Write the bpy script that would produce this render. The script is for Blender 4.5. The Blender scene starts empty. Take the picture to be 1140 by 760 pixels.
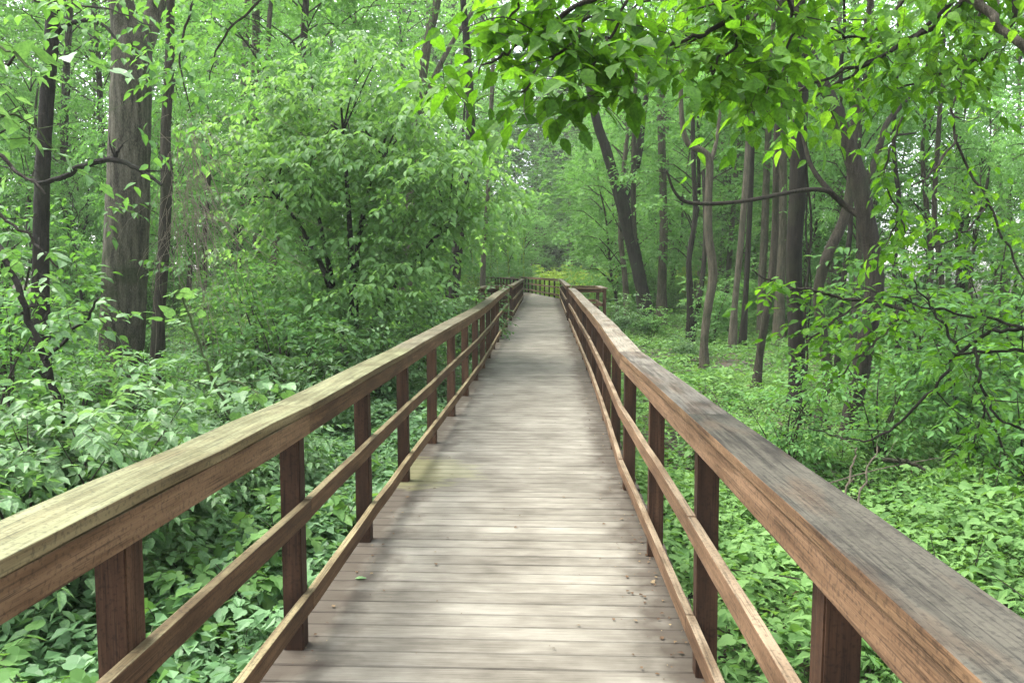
import bpy, bmesh, math
import numpy as np
from mathutils import Vector, Matrix, Euler

rng = np.random.default_rng(7)
SC = bpy.context.scene
COL = SC.collection
R = math.radians

# ------------------------------------------------------------------ camera geometry (photo pixels 1140x760)
F = 864.0
CAM = np.array([0.0, 0.0, 1.75])
ROT = np.array(Euler((R(90 - 3.97), 0, R(2.45))).to_matrix())

def ray(px, py):
    return ROT @ np.array([(px - 570) / F, -(py - 380) / F, -1.0])

def at(px, py, depth):
    d = ray(px, py)
    return CAM + d * (depth / d[1])

# ------------------------------------------------------------------ terrain
_ys = np.linspace(-20, 160, 721)
_dk = np.interp(_ys, [-20, 4, 8.8, 14.5, 19, 23.4, 30, 46, 64, 84, 160],
                [0, 0, .10, .27, .43, .55, .71, 1.07, 1.45, 1.65, 1.7])
_k = np.ones(9) / 9
_dk = np.convolve(np.pad(_dk, 4, mode='edge'), _k, mode='valid')

def deck_z(y):
    return np.interp(y, _ys, _dk)

def ground_z(x, y):
    x = np.asarray(x, float); y = np.asarray(y, float)
    n = (0.10 * np.sin(x * .55 + 1.3) * np.cos(y * .43 + .4) + .06 * np.sin(x * 1.7 + y * .9) + .05 * np.sin(y * 1.9 - x * 1.1))
    far = np.clip((np.abs(x) - 12) / 40, 0, 1) * 1.6
    return deck_z(y) * .82 - .72 + n * np.clip((np.abs(x + .25) - .6) / 1.5, .25, 1) + far

def ground_hit(px, py):
    d = ray(px, py)
    t = 1.0
    while t < 120:
        p = CAM + d * t
        if p[2] < ground_z(p[0], p[1]):
            return p
        t += .04
    return CAM + d * 120

def gpt(px, depth):
    """ground point in the direction of photo column px at world depth"""
    p = at(px, 330, depth)
    return np.array([p[0], depth, float(ground_z(p[0], depth))])

# ------------------------------------------------------------------ object helpers
def tag(o, label=None, cat=None, group=None, kind=None):
    if label: o['label'] = label
    if cat: o['category'] = cat
    if group: o['group'] = group
    if kind: o['kind'] = kind
    return o

def empty(name, loc, rz=0, label=None, cat=None, group=None):
    o = bpy.data.objects.new(name, None)
    COL.objects.link(o)
    o.location = [float(v) for v in loc]
    o.rotation_euler = (0, 0, rz)
    o.empty_display_size = .2
    return tag(o, label, cat, group)

def link_mesh(name, me, parent=None):
    o = bpy.data.objects.new(name, me)
    COL.objects.link(o)
    if parent is not None: o.parent = parent
    return o

def copy_tree(o, loc, rz, sc, label=None, group=None):
    c = o.copy(); COL.objects.link(c)
    c.location = [float(v) for v in loc]; c.rotation_euler = (0, 0, rz); c.scale = (sc, sc, sc) if np.isscalar(sc) else sc
    if label: c['label'] = label
    if group: c['group'] = group
    for ch in o.children:
        d = ch.copy(); COL.objects.link(d); d.parent = c
    return c

class MB:
    """collects polygons with a per-face value and material index"""
    def __init__(self):
        self.V = []; self.L = []; self.T = []; self.A = []; self.M = []; self.S = []; self.n = 0
    def add(self, verts, loops, totals, val=0.0, mat=0, smooth=False):
        verts = np.asarray(verts, np.float32).reshape(-1, 3)
        loops = np.asarray(loops, np.int32).ravel(); totals = np.asarray(totals, np.int32).ravel()
        self.V.append(verts); self.L.append(loops + self.n); self.T.append(totals)
        self.A.append(np.broadcast_to(np.asarray(val, np.float32), totals.shape).copy())
        self.M.append(np.full(totals.shape, mat, np.int32)); self.S.append(np.full(totals.shape, smooth, bool))
        self.n += len(verts)
    def mesh(self, name, mats):
        me = bpy.data.meshes.new(name)
        V = np.concatenate(self.V); L = np.concatenate(self.L); T = np.concatenate(self.T)
        me.vertices.add(len(V)); me.vertices.foreach_set('co', V.ravel())
        me.loops.add(len(L)); me.loops.foreach_set('vertex_index', L)
        me.polygons.add(len(T))
        st = np.zeros(len(T), np.int32); st[1:] = np.cumsum(T)[:-1]
        me.polygons.foreach_set('loop_start', st)
        me.polygons.foreach_set('material_index', np.concatenate(self.M))
        me.polygons.foreach_set('use_smooth', np.concatenate(self.S))
        a = me.attributes.new('v', 'FLOAT', 'FACE'); a.data.foreach_set('value', np.concatenate(self.A))
        for m in mats: me.materials.append(m)
        me.update(calc_edges=True)
        return me
    def obj(self, name, mats, parent=None):
        return link_mesh(name, self.mesh(name, mats), parent)

# ------------------------------------------------------------------ leaves
def _tpl(outline, faces):
    return (np.array(outline, float), np.concatenate([np.array(f) for f in faces]), np.array([len(f) for f in faces]))

TPL = {
    # (along, across, up)
    'far': _tpl([(0, 0, 0), (.42, .27, .06), (1, 0, -.12), (.42, -.27, .06)], [(0, 1, 2), (0, 2, 3)]),
    'mid': _tpl([(0, 0, 0), (.22, .22, .05), (.55, .22, .03), (1, 0, -.18), (.55, -.22, .03), (.22, -.22, .05), (.5, 0, -.03)],
                [(0, 1, 2, 6), (6, 2, 3), (0, 6, 4, 5), (6, 3, 4)]),
    'near': _tpl([(0, 0, 0), (.12, .14, .03), (.3, .25, .05), (.38, .22, .04), (.52, .24, .03), (.6, .17, 0), (.76, .13, -.05), (1, 0, -.17),
                  (.76, -.13, -.05), (.6, -.17, 0), (.52, -.24, .03), (.38, -.22, .04), (.3, -.25, .05), (.12, -.14, .03), (.3, 0, -.01), (.6, 0, -.05)],
                 [(0, 1, 2, 14), (14, 2, 3, 4), (14, 4, 5, 15), (15, 5, 6, 7), (0, 14, 12, 13), (14, 10, 11, 12), (14, 15, 9, 10), (15, 7, 8, 9)]),
    'heart': _tpl([(0, 0, 0), (-.1, .2, .03), (.08, .42, .04), (.36, .44, .02), (.5, .3, .02), (.68, .26, -.03), (1, 0, -.16), (.68, -.26, -.03),
                   (.5, -.3, .02), (.36, -.44, .02), (.08, -.42, .04), (-.1, -.2, .03), (.45, 0, -.05)],
                  [(0, 1, 2, 12), (12, 2, 3, 4), (12, 4, 5, 6), (0, 12, 10, 11), (12, 8, 9, 10), (12, 6, 7, 8)]),
}

def unit(a):
    return a / np.maximum(np.linalg.norm(a, axis=-1, keepdims=True), 1e-9)

def put_leaves(mb, P, D, N, Ln, tpl='far', val=None, mat=0, wid=1.0):
    """P origin, D direction, N approximate normal, Ln length, all per leaf"""
    n = len(P)
    if n == 0: return
    D = unit(D); S = unit(np.cross(D, N)); N = np.cross(S, D)
    tv, lp, tt = TPL[tpl]
    w = np.broadcast_to(np.asarray(wid, float), (n,))
    V = P[:, None, :] + Ln[:, None, None] * (tv[None, :, 0:1] * D[:, None, :] + tv[None, :, 1:2] * w[:, None, None] * S[:, None, :] + tv[None, :, 2:3] * N[:, None, :])
    k = len(tv)
    loops = (np.arange(n)[:, None] * k + lp[None, :])
    tot = np.tile(tt, n)
    v = rng.random(n) if val is None else val
    mb.add(V, loops, tot, np.repeat(v, len(tt)), mat)

def sprays(mb, O, D, length, nl, leaf, tpl='far', droop=.35, tilt=.35, val=None, mat=0, stem_mat=None, stem_r=.003, wid=1.0, spread=1.0):
    """twigs starting at O along D, each with nl leaves alternating left and right and one at the tip"""
    n = len(O)
    D = unit(D)
    up = np.array([0, 0, 1.0])
    t = np.linspace(.18, 1, nl)[None, :] + rng.normal(0, .03, (n, nl))
    Lh = np.asarray(length, float) * np.ones(n)
    P = O[:, None, :] + D[:, None, :] * (t * Lh[:, None])[..., None]
    P[..., 2] -= droop * (t ** 2) * Lh[:, None] * .5
    S = unit(np.cross(D, up) + 1e-6)
    side = np.where(np.arange(nl) % 2 == 0, 1.0, -1.0)[None, :] * np.ones((n, 1))
    side[:, -1] = rng.normal(0, .15, n)
    fw = np.where(np.arange(nl) == nl - 1, 1.0, .55)[None, :]
    LD = D[:, None, :] * fw[..., None] + S[:, None, :] * (side * spread)[..., None] + rng.normal(0, .22, (n, nl, 3))
    LD[..., 2] -= droop * (.5 + .9 * rng.random((n, nl)))
    N = up + rng.normal(0, tilt, (n, nl, 3))
    Ln = np.asarray(leaf, float) * (.7 + .6 * rng.random((n, nl))) * np.ones((n, nl))
    base = (rng.random((n, 1)) * .6 + rng.random((n, nl)) * .4) if val is None else np.clip(val[:, None] + rng.normal(0, .12, (n, nl)), 0, 1)
    put_leaves(mb, P.reshape(-1, 3), LD.reshape(-1, 3), N.reshape(-1, 3), Ln.ravel(), tpl, base.ravel(), mat, wid)
    if stem_mat is not None:
        tt = np.array([0, .5, 1.0])
        C = O[:, None, :] + D[:, None, :] * (tt[None] * Lh[:, None])[..., None]
        C[..., 2] -= droop * tt ** 2 * Lh[:, None] * .5
        rr = np.array([1, .8, .4]) * stem_r
        ring = []
        for a in (0, 2.094, 4.189):
            off = math.cos(a) * S[:, None, :] + math.sin(a) * up
            ring.append(C + off * rr[None, :, None])
        V = np.stack(ring, 2).reshape(n, 9, 3)
        f = []
        for i in range(2):
            for j in range(3):
                f.append((i * 3 + j, i * 3 + (j + 1) % 3, i * 3 + 3 + (j + 1) % 3, i * 3 + 3 + j))
        f = np.array(f).ravel()
        mb.add(V, np.arange(n)[:, None] * 9 + f[None, :], np.full(n * 6, 4), .5, stem_mat, True)

def rnd_dir(n, zlo=-.2, zhi=.4):
    a = rng.random(n) * 2 * math.pi
    z = zlo + (zhi - zlo) * rng.random(n)
    return unit(np.stack([np.cos(a), np.sin(a), z], 1))

def clump_cloud(mb, centres, radius, per, leaf, tpl='far', nl=7, length=.45, droop=.35, mat=0, stem_mat=None, flat=.7, wid=1.0, tilt=.35):
    """sprays around each clump centre, mostly pointing outward"""
    m = len(centres)
    rad = np.asarray(radius, float) * np.ones(m)
    d = rnd_dir(m * per, -.7, .9)
    q = rng.random(m * per) ** .5
    C = np.repeat(centres, per, 0); rr = np.repeat(rad, per)
    off = d * (q * rr)[:, None]; off[:, 2] *= flat
    O = C + off
    D = d.copy(); D[:, 2] *= .35; D += rng.normal(0, .35, D.shape)
    val = np.clip(np.repeat(rng.random(m), per) * .55 + rng.random(m * per) * .45, 0, 1)
    sprays(mb, O, D, length * (.7 + .6 * rng.random(m * per)), nl, leaf, tpl, droop, tilt, val, mat, stem_mat, wid=wid)

# ------------------------------------------------------------------ tubes
def smooth_path(pts, rad, sub=4):
    pts = np.asarray(pts, float); rad = np.asarray(rad, float)
    n = len(pts)
    if n < 3: sub = max(sub, 3)
    P = np.vstack([2 * pts[0] - pts[1], pts, 2 * pts[-1] - pts[-2]])
    out = []; rr = []
    for i in range(n - 1):
        p0, p1, p2, p3 = P[i:i + 4]
        for s in range(sub):
            t = s / sub
            out.append(.5 * ((2 * p1) + (-p0 + p2) * t + (2 * p0 - 5 * p1 + 4 * p2 - p3) * t * t + (-p0 + 3 * p1 - 3 * p2 + p3) * t ** 3))
            rr.append(rad[i] * (1 - t) + rad[i + 1] * t)
    out.append(pts[-1]); rr.append(rad[-1])
    return np.array(out), np.array(rr)

def tube(mb, pts, rad, sides=8, sub=4, val=.5, mat=0, rough=.06):
    C, r = smooth_path(pts, rad, sub)
    n = len(C)
    T = unit(np.gradient(C, axis=0))
    ref = np.array([0, 1.0, 0]) if abs(T[0][1]) < .8 else np.array([1.0, 0, 0])
    V = []
    ph = rng.random() * 6
    lob = 1 + rough * np.sin(np.arange(sides) / sides * 2 * math.pi * 3 + ph)
    for i in range(n):
        u = ref - T[i] * np.dot(ref, T[i]); u /= np.linalg.norm(u); w = np.cross(T[i], u)
        a = np.arange(sides) / sides * 2 * math.pi
        k = r[i] * lob * (1 + rng.normal(0, rough * .5, sides))
        V.append(C[i] + (np.cos(a) * k)[:, None] * u + (np.sin(a) * k)[:, None] * w)
        ref = u
    V = np.concatenate(V)
    i, j = np.meshgrid(np.arange(n - 1), np.arange(sides), indexing='ij')
    q = np.stack([i * sides + j, i * sides + (j + 1) % sides, (i + 1) * sides + (j + 1) % sides, (i + 1) * sides + j], -1)
    mb.add(V, q, np.full((n - 1) * sides, 4), val, mat, True)
    mb.add(V[-sides:], np.arange(sides), [sides], val, mat, True)
    return C, r

# ------------------------------------------------------------------ materials
def new_mat(name):
    m = bpy.data.materials.new(name); m.use_nodes = True
    nt = m.node_tree; nt.nodes.clear()
    return m, nt, nt.nodes, nt.links

def N_(nt, t, **kw):
    n = nt.nodes.new(t)
    for k, v in kw.items():
        if k in ('inputs',):
            for a, b in v.items(): n.inputs[a].default_value = b
        else: setattr(n, k, v)
    return n

def ramp(nt, stops, src):
    n = nt.nodes.new('ShaderNodeValToRGB')
    e = n.color_ramp.elements
    while len(e) < len(stops): e.new(.5)
    for i, (p, c) in enumerate(stops):
        e[i].position = p; e[i].color = (*c, 1) if len(c) == 3 else c
    nt.links.new(src, n.inputs[0])
    return n.outputs[0]

def leaf_mat(name, c1, c2, c3, trans=.42, tint=(1.25, 1.35, .55), rough=.45, spec=.35, mottle=0):
    m, nt, nodes, links = new_mat(name)
    a = N_(nt, 'ShaderNodeAttribute', attribute_name='v')
    oi = N_(nt, 'ShaderNodeObjectInfo')
    ma = N_(nt, 'ShaderNodeMath', operation='MULTIPLY_ADD'); links.new(oi.outputs['Random'], ma.inputs[0]); ma.inputs[1].default_value = .3
    mb_ = N_(nt, 'ShaderNodeMath', operation='MULTIPLY_ADD'); links.new(a.outputs['Fac'], mb_.inputs[0]); mb_.inputs[1].default_value = .75
    mb_.inputs[2].default_value = -.03
    links.new(mb_.outputs[0], ma.inputs[2])
    col = ramp(nt, [(0, c1), (.5, c2), (1, c3)], ma.outputs[0])
    if mottle:
        tc = N_(nt, 'ShaderNodeTexCoord'); nz = N_(nt, 'ShaderNodeTexNoise'); nz.inputs['Scale'].default_value = 70; nz.inputs['Detail'].default_value = 3
        links.new(tc.outputs['Object'], nz.inputs['Vector'])
        f = ramp(nt, [(.3, (1 - mottle,) * 3), (.7, (1 + mottle * .8, 1 + mottle * .6, 1))], nz.outputs[0])
        mxx = N_(nt, 'ShaderNodeMix', data_type='RGBA', blend_type='MULTIPLY'); mxx.inputs[0].default_value = 1
        links.new(col, mxx.inputs[6]); links.new(f, mxx.inputs[7]); col = mxx.outputs[2]
    p = N_(nt, 'ShaderNodeBsdfPrincipled'); p.inputs['Roughness'].default_value = rough; p.inputs['Specular IOR Level'].default_value = spec
    links.new(col, p.inputs['Base Color'])
    mx = N_(nt, 'ShaderNodeMix', data_type='RGBA', blend_type='MULTIPLY'); mx.inputs[0].default_value = 1
    links.new(col, mx.inputs[6]); mx.inputs[7].default_value = (*tint, 1)
    t = N_(nt, 'ShaderNodeBsdfTranslucent'); links.new(mx.outputs[2], t.inputs['Color'])
    ms = N_(nt, 'ShaderNodeMixShader'); ms.inputs[0].default_value = trans
    links.new(p.outputs[0], ms.inputs[1]); links.new(t.outputs[0], ms.inputs[2])
    o = N_(nt, 'ShaderNodeOutputMaterial'); links.new(ms.outputs[0], o.inputs[0])
    return m

def bark_mat(name, dark, light, moss=.0, scale=1.0):
    m, nt, nodes, links = new_mat(name)
    tc = N_(nt, 'ShaderNodeTexCoord')
    mp = N_(nt, 'ShaderNodeMapping'); mp.inputs['Scale'].default_value = (22 * scale, 22 * scale, 3.0 * scale); links.new(tc.outputs['Object'], mp.inputs[0])
    n1 = N_(nt, 'ShaderNodeTexNoise'); n1.inputs['Scale'].default_value = 1; n1.inputs['Detail'].default_value = 6; n1.inputs['Roughness'].default_value = .7
    links.new(mp.outputs[0], n1.inputs['Vector'])
    n2 = N_(nt, 'ShaderNodeTexNoise'); n2.inputs['Scale'].default_value = 2.2; n2.inputs['Detail'].default_value = 3; links.new(tc.outputs['Object'], n2.inputs['Vector'])
    vo = N_(nt, 'ShaderNodeTexVoronoi', feature='DISTANCE_TO_EDGE'); mpv = N_(nt, 'ShaderNodeMapping'); mpv.inputs['Scale'].default_value = (30 * scale, 30 * scale, 5 * scale)
    wob = N_(nt, 'ShaderNodeVectorMath', operation='MULTIPLY_ADD'); links.new(n1.outputs['Color'], wob.inputs[0]); wob.inputs[1].default_value = (.05, .05, .12); links.new(tc.outputs['Object'], wob.inputs[2])
    links.new(wob.outputs[0], mpv.inputs[0]); links.new(mpv.outputs[0], vo.inputs['Vector'])
    rid = N_(nt, 'ShaderNodeMath', operation='MULTIPLY_ADD'); links.new(vo.outputs['Distance'], rid.inputs[0]); rid.inputs[1].default_value = .55; links.new(n1.outputs[0], rid.inputs[2])
    col = ramp(nt, [(.42, dark), (.72, light), (.95, tuple(min(1, c * 1.5) for c in light))], rid.outputs[0])
    mx = N_(nt, 'ShaderNodeMix', data_type='RGBA')
    f = ramp(nt, [(.5, (0, 0, 0)), (.7, (moss,) * 3)], n2.outputs[0]); links.new(f, mx.inputs[0])
    links.new(col, mx.inputs[6]); mx.inputs[7].default_value = (.028, .040, .014, 1)
    p = N_(nt, 'ShaderNodeBsdfPrincipled'); p.inputs['Roughness'].default_value = .9; p.inputs['Specular IOR Level'].default_value = .2
    links.new(mx.outputs[2], p.inputs['Base Color'])
    b = N_(nt, 'ShaderNodeBump'); b.inputs['Strength'].default_value = 1.0; b.inputs['Distance'].default_value = .06
    links.new(rid.outputs[0], b.inputs['Height']); links.new(b.outputs[0], p.inputs['Normal'])
    o = N_(nt, 'ShaderNodeOutputMaterial'); links.new(p.outputs[0], o.inputs[0])
    return m

def wood_mat(name, c_dark, c_mid, c_light, top=None, top_dark=None, axis='X', topamt=.85, edge=.55):
    """board running along its local axis; weathered upper face where top is given"""
    m, nt, nodes, links = new_mat(name)
    tc = N_(nt, 'ShaderNodeTexCoord'); oi = N_(nt, 'ShaderNodeObjectInfo')
    sh = N_(nt, 'ShaderNodeVectorMath', operation='SCALE'); sh.inputs[0].default_value = (13, 7, 5); links.new(oi.outputs['Random'], sh.inputs['Scale'])
    ad = N_(nt, 'ShaderNodeVectorMath', operation='ADD'); links.new(tc.outputs['Object'], ad.inputs[0]); links.new(sh.outputs[0], ad.inputs[1])
    mp = N_(nt, 'ShaderNodeMapping'); mp.inputs['Scale'].default_value = (1.6, 38, 38) if axis == 'X' else (38, 38, 1.6)
    links.new(ad.outputs[0], mp.inputs[0])
    n1 = N_(nt, 'ShaderNodeTexNoise'); n1.inputs['Scale'].default_value = 1; n1.inputs['Detail'].default_value = 5; n1.inputs['Roughness'].default_value = .65
    n1.inputs['Distortion'].default_value = .4
    links.new(mp.outputs[0], n1.inputs['Vector'])
    mp2 = N_(nt, 'ShaderNodeMapping'); mp2.inputs['Scale'].default_value = (2.2, 9, 9) if axis == 'X' else (9, 9, 2.2); links.new(ad.outputs[0], mp2.inputs[0])
    n2 = N_(nt, 'ShaderNodeTexNoise'); n2.inputs['Scale'].default_value = 1; n2.inputs['Detail'].default_value = 4; links.new(mp2.outputs[0], n2.inputs['Vector'])
    sm = N_(nt, 'ShaderNodeMath', operation='ADD'); links.new(n1.outputs[0], sm.inputs[0]); links.new(n2.outputs[0], sm.inputs[1])
    hf = N_(nt, 'ShaderNodeMath', operation='MULTIPLY'); links.new(sm.outputs[0], hf.inputs[0]); hf.inputs[1].default_value = .5
    rv = N_(nt, 'ShaderNodeMath', operation='MULTIPLY_ADD'); links.new(oi.outputs['Random'], rv.inputs[0]); rv.inputs[1].default_value = .16; 
    sb = N_(nt, 'ShaderNodeMath', operation='SUBTRACT'); links.new(hf.outputs[0], sb.inputs[0]); sb.inputs[1].default_value = .08
    links.new(sb.outputs[0], rv.inputs[2])
    col = ramp(nt, [(.36, c_dark), (.5, c_mid), (.64, c_light)], rv.outputs[0])
    mp4 = N_(nt, 'ShaderNodeMapping'); mp4.inputs['Scale'].default_value = (4.5, 170, 170) if axis == 'X' else (170, 170, 4.5); links.new(ad.outputs[0], mp4.inputs[0])
    n4 = N_(nt, 'ShaderNodeTexNoise'); n4.inputs['Scale'].default_value = 1; n4.inputs['Detail'].default_value = 3; links.new(mp4.outputs[0], n4.inputs['Vector'])
    crack = ramp(nt, [(.33, (.35,) * 3), (.46, (1, 1, 1))], n4.outputs[0])
    n5 = N_(nt, 'ShaderNodeTexNoise'); n5.inputs['Scale'].default_value = 75; n5.inputs['Detail'].default_value = 4; links.new(ad.outputs[0], n5.inputs['Vector'])
    speck = ramp(nt, [(.36, (.55,) * 3), (.47, (1, 1, 1)), (.66, (1.0,) * 3), (.72, (1.35,) * 3)], n5.outputs[0])
    out = col
    if top:
        ge = N_(nt, 'ShaderNodeNewGeometry'); sx = N_(nt, 'ShaderNodeSeparateXYZ'); links.new(ge.outputs['True Normal'], sx.inputs[0])
        wt = ramp(nt, [(.75, (0, 0, 0)), (.95, (topamt,) * 3)], sx.outputs[2])
        # ragged worn edge: some blotches keep the stain
        bl = ramp(nt, [(.34, (edge,) * 3), (.5, (1, 1, 1))], n2.outputs[0])
        mm = N_(nt, 'ShaderNodeMath', operation='MULTIPLY'); links.new(wt, mm.inputs[0]); links.new(bl, mm.inputs[1])
        n3 = N_(nt, 'ShaderNodeTexNoise'); n3.inputs['Scale'].default_value = 3.4; n3.inputs['Detail'].default_value = 5; links.new(ad.outputs[0], n3.inputs['Vector'])
        s3 = N_(nt, 'ShaderNodeMath', operation='ADD'); links.new(n3.outputs[0], s3.inputs[0]); links.new(n1.outputs[0], s3.inputs[1])
        h3 = N_(nt, 'ShaderNodeMath', operation='MULTIPLY'); links.new(s3.outputs[0], h3.inputs[0]); h3.inputs[1].default_value = .5
        tcx = ramp(nt, [(.42, top_dark), (.53, top), (.62, tuple(c * 1.25 for c in top))], h3.outputs[0])
        mx = N_(nt, 'ShaderNodeMix', data_type='RGBA'); links.new(mm.outputs[0], mx.inputs[0]); links.new(col, mx.inputs[6]); links.new(tcx, mx.inputs[7])
        out = mx.outputs[2]
    for tex in (crack, speck):
        mm2 = N_(nt, 'ShaderNodeMix', data_type='RGBA', blend_type='MULTIPLY'); mm2.inputs[0].default_value = .8
        links.new(out, mm2.inputs[6]); links.new(tex, mm2.inputs[7]); out = mm2.outputs[2]
    p = N_(nt, 'ShaderNodeBsdfPrincipled'); p.inputs['Roughness'].default_value = .75; p.inputs['Specular IOR Level'].default_value = .15
    links.new(out, p.inputs['Base Color'])
    b = N_(nt, 'ShaderNodeBump'); b.inputs['Strength'].default_value = .6; b.inputs['Distance'].default_value = .006
    links.new(n1.outputs[0], b.inputs['Height']); links.new(b.outputs[0], p.inputs['Normal'])
    o = N_(nt, 'ShaderNodeOutputMaterial'); links.new(p.outputs[0], o.inputs[0])
    return m

def deck_mat():
    m, nt, nodes, links = new_mat('weathered_deck_boards')
    tc = N_(nt, 'ShaderNodeTexCoord'); a = N_(nt, 'ShaderNodeAttribute', attribute_name='v')
    sh = N_(nt, 'ShaderNodeVectorMath', operation='SCALE'); sh.inputs[0].default_value = (31, 0, 17); links.new(a.outputs['Fac'], sh.inputs['Scale'])
    ad = N_(nt, 'ShaderNodeVectorMath', operation='ADD'); links.new(tc.outputs['Object'], ad.inputs[0]); links.new(sh.outputs[0], ad.inputs[1])
    mp = N_(nt, 'ShaderNodeMapping'); mp.inputs['Scale'].default_value = (3.5, 120, 120); links.new(ad.outputs[0], mp.inputs[0])
    n1 = N_(nt, 'ShaderNodeTexNoise'); n1.inputs['Scale'].default_value = 1; n1.inputs['Detail'].default_value = 5; n1.inputs['Roughness'].default_value = .7; links.new(mp.outputs[0], n1.inputs['Vector'])
    mp2 = N_(nt, 'ShaderNodeMapping'); mp2.inputs['Scale'].default_value = (5, 11, 11); links.new(ad.outputs[0], mp2.inputs[0])
    n2 = N_(nt, 'ShaderNodeTexNoise'); n2.inputs['Scale'].default_value = 1; n2.inputs['Detail'].default_value = 8; links.new(mp2.outputs[0], n2.inputs['Vector'])
    n3 = N_(nt, 'ShaderNodeTexNoise'); n3.inputs['Scale'].default_value = 1.7; n3.inputs['Detail'].default_value = 8; links.new(tc.outputs['Object'], n3.inputs['Vector'])
    def mad(src, k, c):
        q = N_(nt, 'ShaderNodeMath', operation='MULTIPLY_ADD'); links.new(src, q.inputs[0]); q.inputs[1].default_value = k
        if isinstance(c, float): q.inputs[2].default_value = c
        else: links.new(c, q.inputs[2])
        return q.outputs[0]
    s = mad(n1.outputs[0], .36, -.085); s = mad(n2.outputs[0], .30, s); s = mad(n3.outputs[0], .39, s); s = mad(a.outputs['Fac'], .08, s)
    col = ramp(nt, [(.28, (.031, .027, .020)), (.39, (.072, .065, .051)), (.50, (.112, .103, .083)), (.63, (.17, .16, .132))], s)
    # darker brown towards both edges of the walk
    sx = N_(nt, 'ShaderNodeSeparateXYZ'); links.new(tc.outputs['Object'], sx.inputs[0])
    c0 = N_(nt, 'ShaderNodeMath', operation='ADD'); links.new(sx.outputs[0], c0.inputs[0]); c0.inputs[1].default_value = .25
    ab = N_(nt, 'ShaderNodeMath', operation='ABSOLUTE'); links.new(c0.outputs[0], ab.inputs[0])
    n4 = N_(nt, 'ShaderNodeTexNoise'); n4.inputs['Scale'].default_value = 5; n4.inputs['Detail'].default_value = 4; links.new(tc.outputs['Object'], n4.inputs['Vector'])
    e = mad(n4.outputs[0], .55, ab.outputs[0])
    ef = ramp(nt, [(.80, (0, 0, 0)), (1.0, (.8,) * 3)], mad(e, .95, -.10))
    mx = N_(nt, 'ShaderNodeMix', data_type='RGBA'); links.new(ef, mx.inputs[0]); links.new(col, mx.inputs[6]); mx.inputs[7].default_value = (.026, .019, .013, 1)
    # mossy patch by the left railing
    dv = N_(nt, 'ShaderNodeVectorMath', operation='DISTANCE'); links.new(tc.outputs['Object'], dv.inputs[0]); dv.inputs[1].default_value = (-1.2, 7.0, .05)
    mo = mad(n2.outputs[0], -.9, dv.outputs['Value'])
    mf = ramp(nt, [(0.0, (.36,) * 3), (.16, (0, 0, 0))], mo)
    mx2 = N_(nt, 'ShaderNodeMix', data_type='RGBA'); links.new(mf, mx2.inputs[0]); links.new(mx.outputs[2], mx2.inputs[6]); mx2.inputs[7].default_value = (.14, .14, .055, 1)
    p = N_(nt, 'ShaderNodeBsdfPrincipled'); p.inputs['Roughness'].default_value = .75; p.inputs['Specular IOR Level'].default_value = .15
    links.new(mx2.outputs[2], p.inputs['Base Color'])
    b = N_(nt, 'ShaderNodeBump'); b.inputs['Strength'].default_value = .4; b.inputs['Distance'].default_value = .004
    links.new(n1.outputs[0], b.inputs['Height']); links.new(b.outputs[0], p.inputs['Normal'])
    o = N_(nt, 'ShaderNodeOutputMaterial'); links.new(p.outputs[0], o.inputs[0])
    return m

def soil_mat():
    m, nt, nodes, links = new_mat('leaf_litter_soil')
    tc = N_(nt, 'ShaderNodeTexCoord')
    n1 = N_(nt, 'ShaderNodeTexNoise'); n1.inputs['Scale'].default_value = 9; n1.inputs['Detail'].default_value = 8; n1.inputs['Roughness'].default_value = .75; links.new(tc.outputs['Object'], n1.inputs['Vector'])
    v = N_(nt, 'ShaderNodeTexVoronoi'); v.inputs['Scale'].default_value = 16; links.new(tc.outputs['Object'], v.inputs['Vector'])
    col = ramp(nt, [(.3, (.03, .024, .016)), (.5, (.052, .044, .027)), (.64, (.05, .065, .024)), (.75, (.09, .078, .05))], n1.outputs[0])
    mx = N_(nt, 'ShaderNodeMix', data_type='RGBA', blend_type='MULTIPLY'); mx.inputs[0].default_value = .5; links.new(col, mx.inputs[6]); links.new(v.outputs['Color'], mx.inputs[7])
    p = N_(nt, 'ShaderNodeBsdfPrincipled'); p.inputs['Roughness'].default_value = .95; links.new(mx.outputs[2], p.inputs['Base Color'])
    b = N_(nt, 'ShaderNodeBump'); b.inputs['Strength'].default_value = .8; b.inputs['Distance'].default_value = .04; links.new(n1.outputs[0], b.inputs['Height']); links.new(b.outputs[0], p.inputs['Normal'])
    o = N_(nt, 'ShaderNodeOutputMaterial'); links.new(p.outputs[0], o.inputs[0])
    return m

LEAF_TOP = leaf_mat('bright_leaf', (.024, .07, .010), (.062, .16, .02), (.125, .25, .036), trans=.58, tint=(1.4, 1.4, .5), rough=.6, spec=.15, mottle=.35)
LEAF_COOL = leaf_mat('cool_leaf', (.045, .10, .036), (.08, .17, .066), (.15, .265, .13), trans=.4, tint=(1.2, 1.25, .65), rough=.5, spec=.28, mottle=.3)
LEAF_THICK = leaf_mat('thicket_leaf', (.055, .13, .036), (.11, .22, .066), (.19, .33, .125), trans=.55, tint=(1.25, 1.3, .65), rough=.5, spec=.28)
LEAF_MID = leaf_mat('wood_leaf', (.044, .112, .030), (.078, .185, .050), (.132, .27, .085), trans=.5, tint=(1.3, 1.3, .55), rough=.55, spec=.2)
LEAF_FAR = leaf_mat('canopy_leaf', (.058, .14, .040), (.10, .215, .064), (.155, .295, .105), trans=.52, tint=(1.2, 1.3, .68), rough=.6, spec=.15)
LEAF_LOW = leaf_mat('ground_leaf', (.045, .11, .026), (.09, .19, .05), (.17, .30, .095), trans=.42, tint=(1.25, 1.25, .6), rough=.6, spec=.2)
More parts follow.
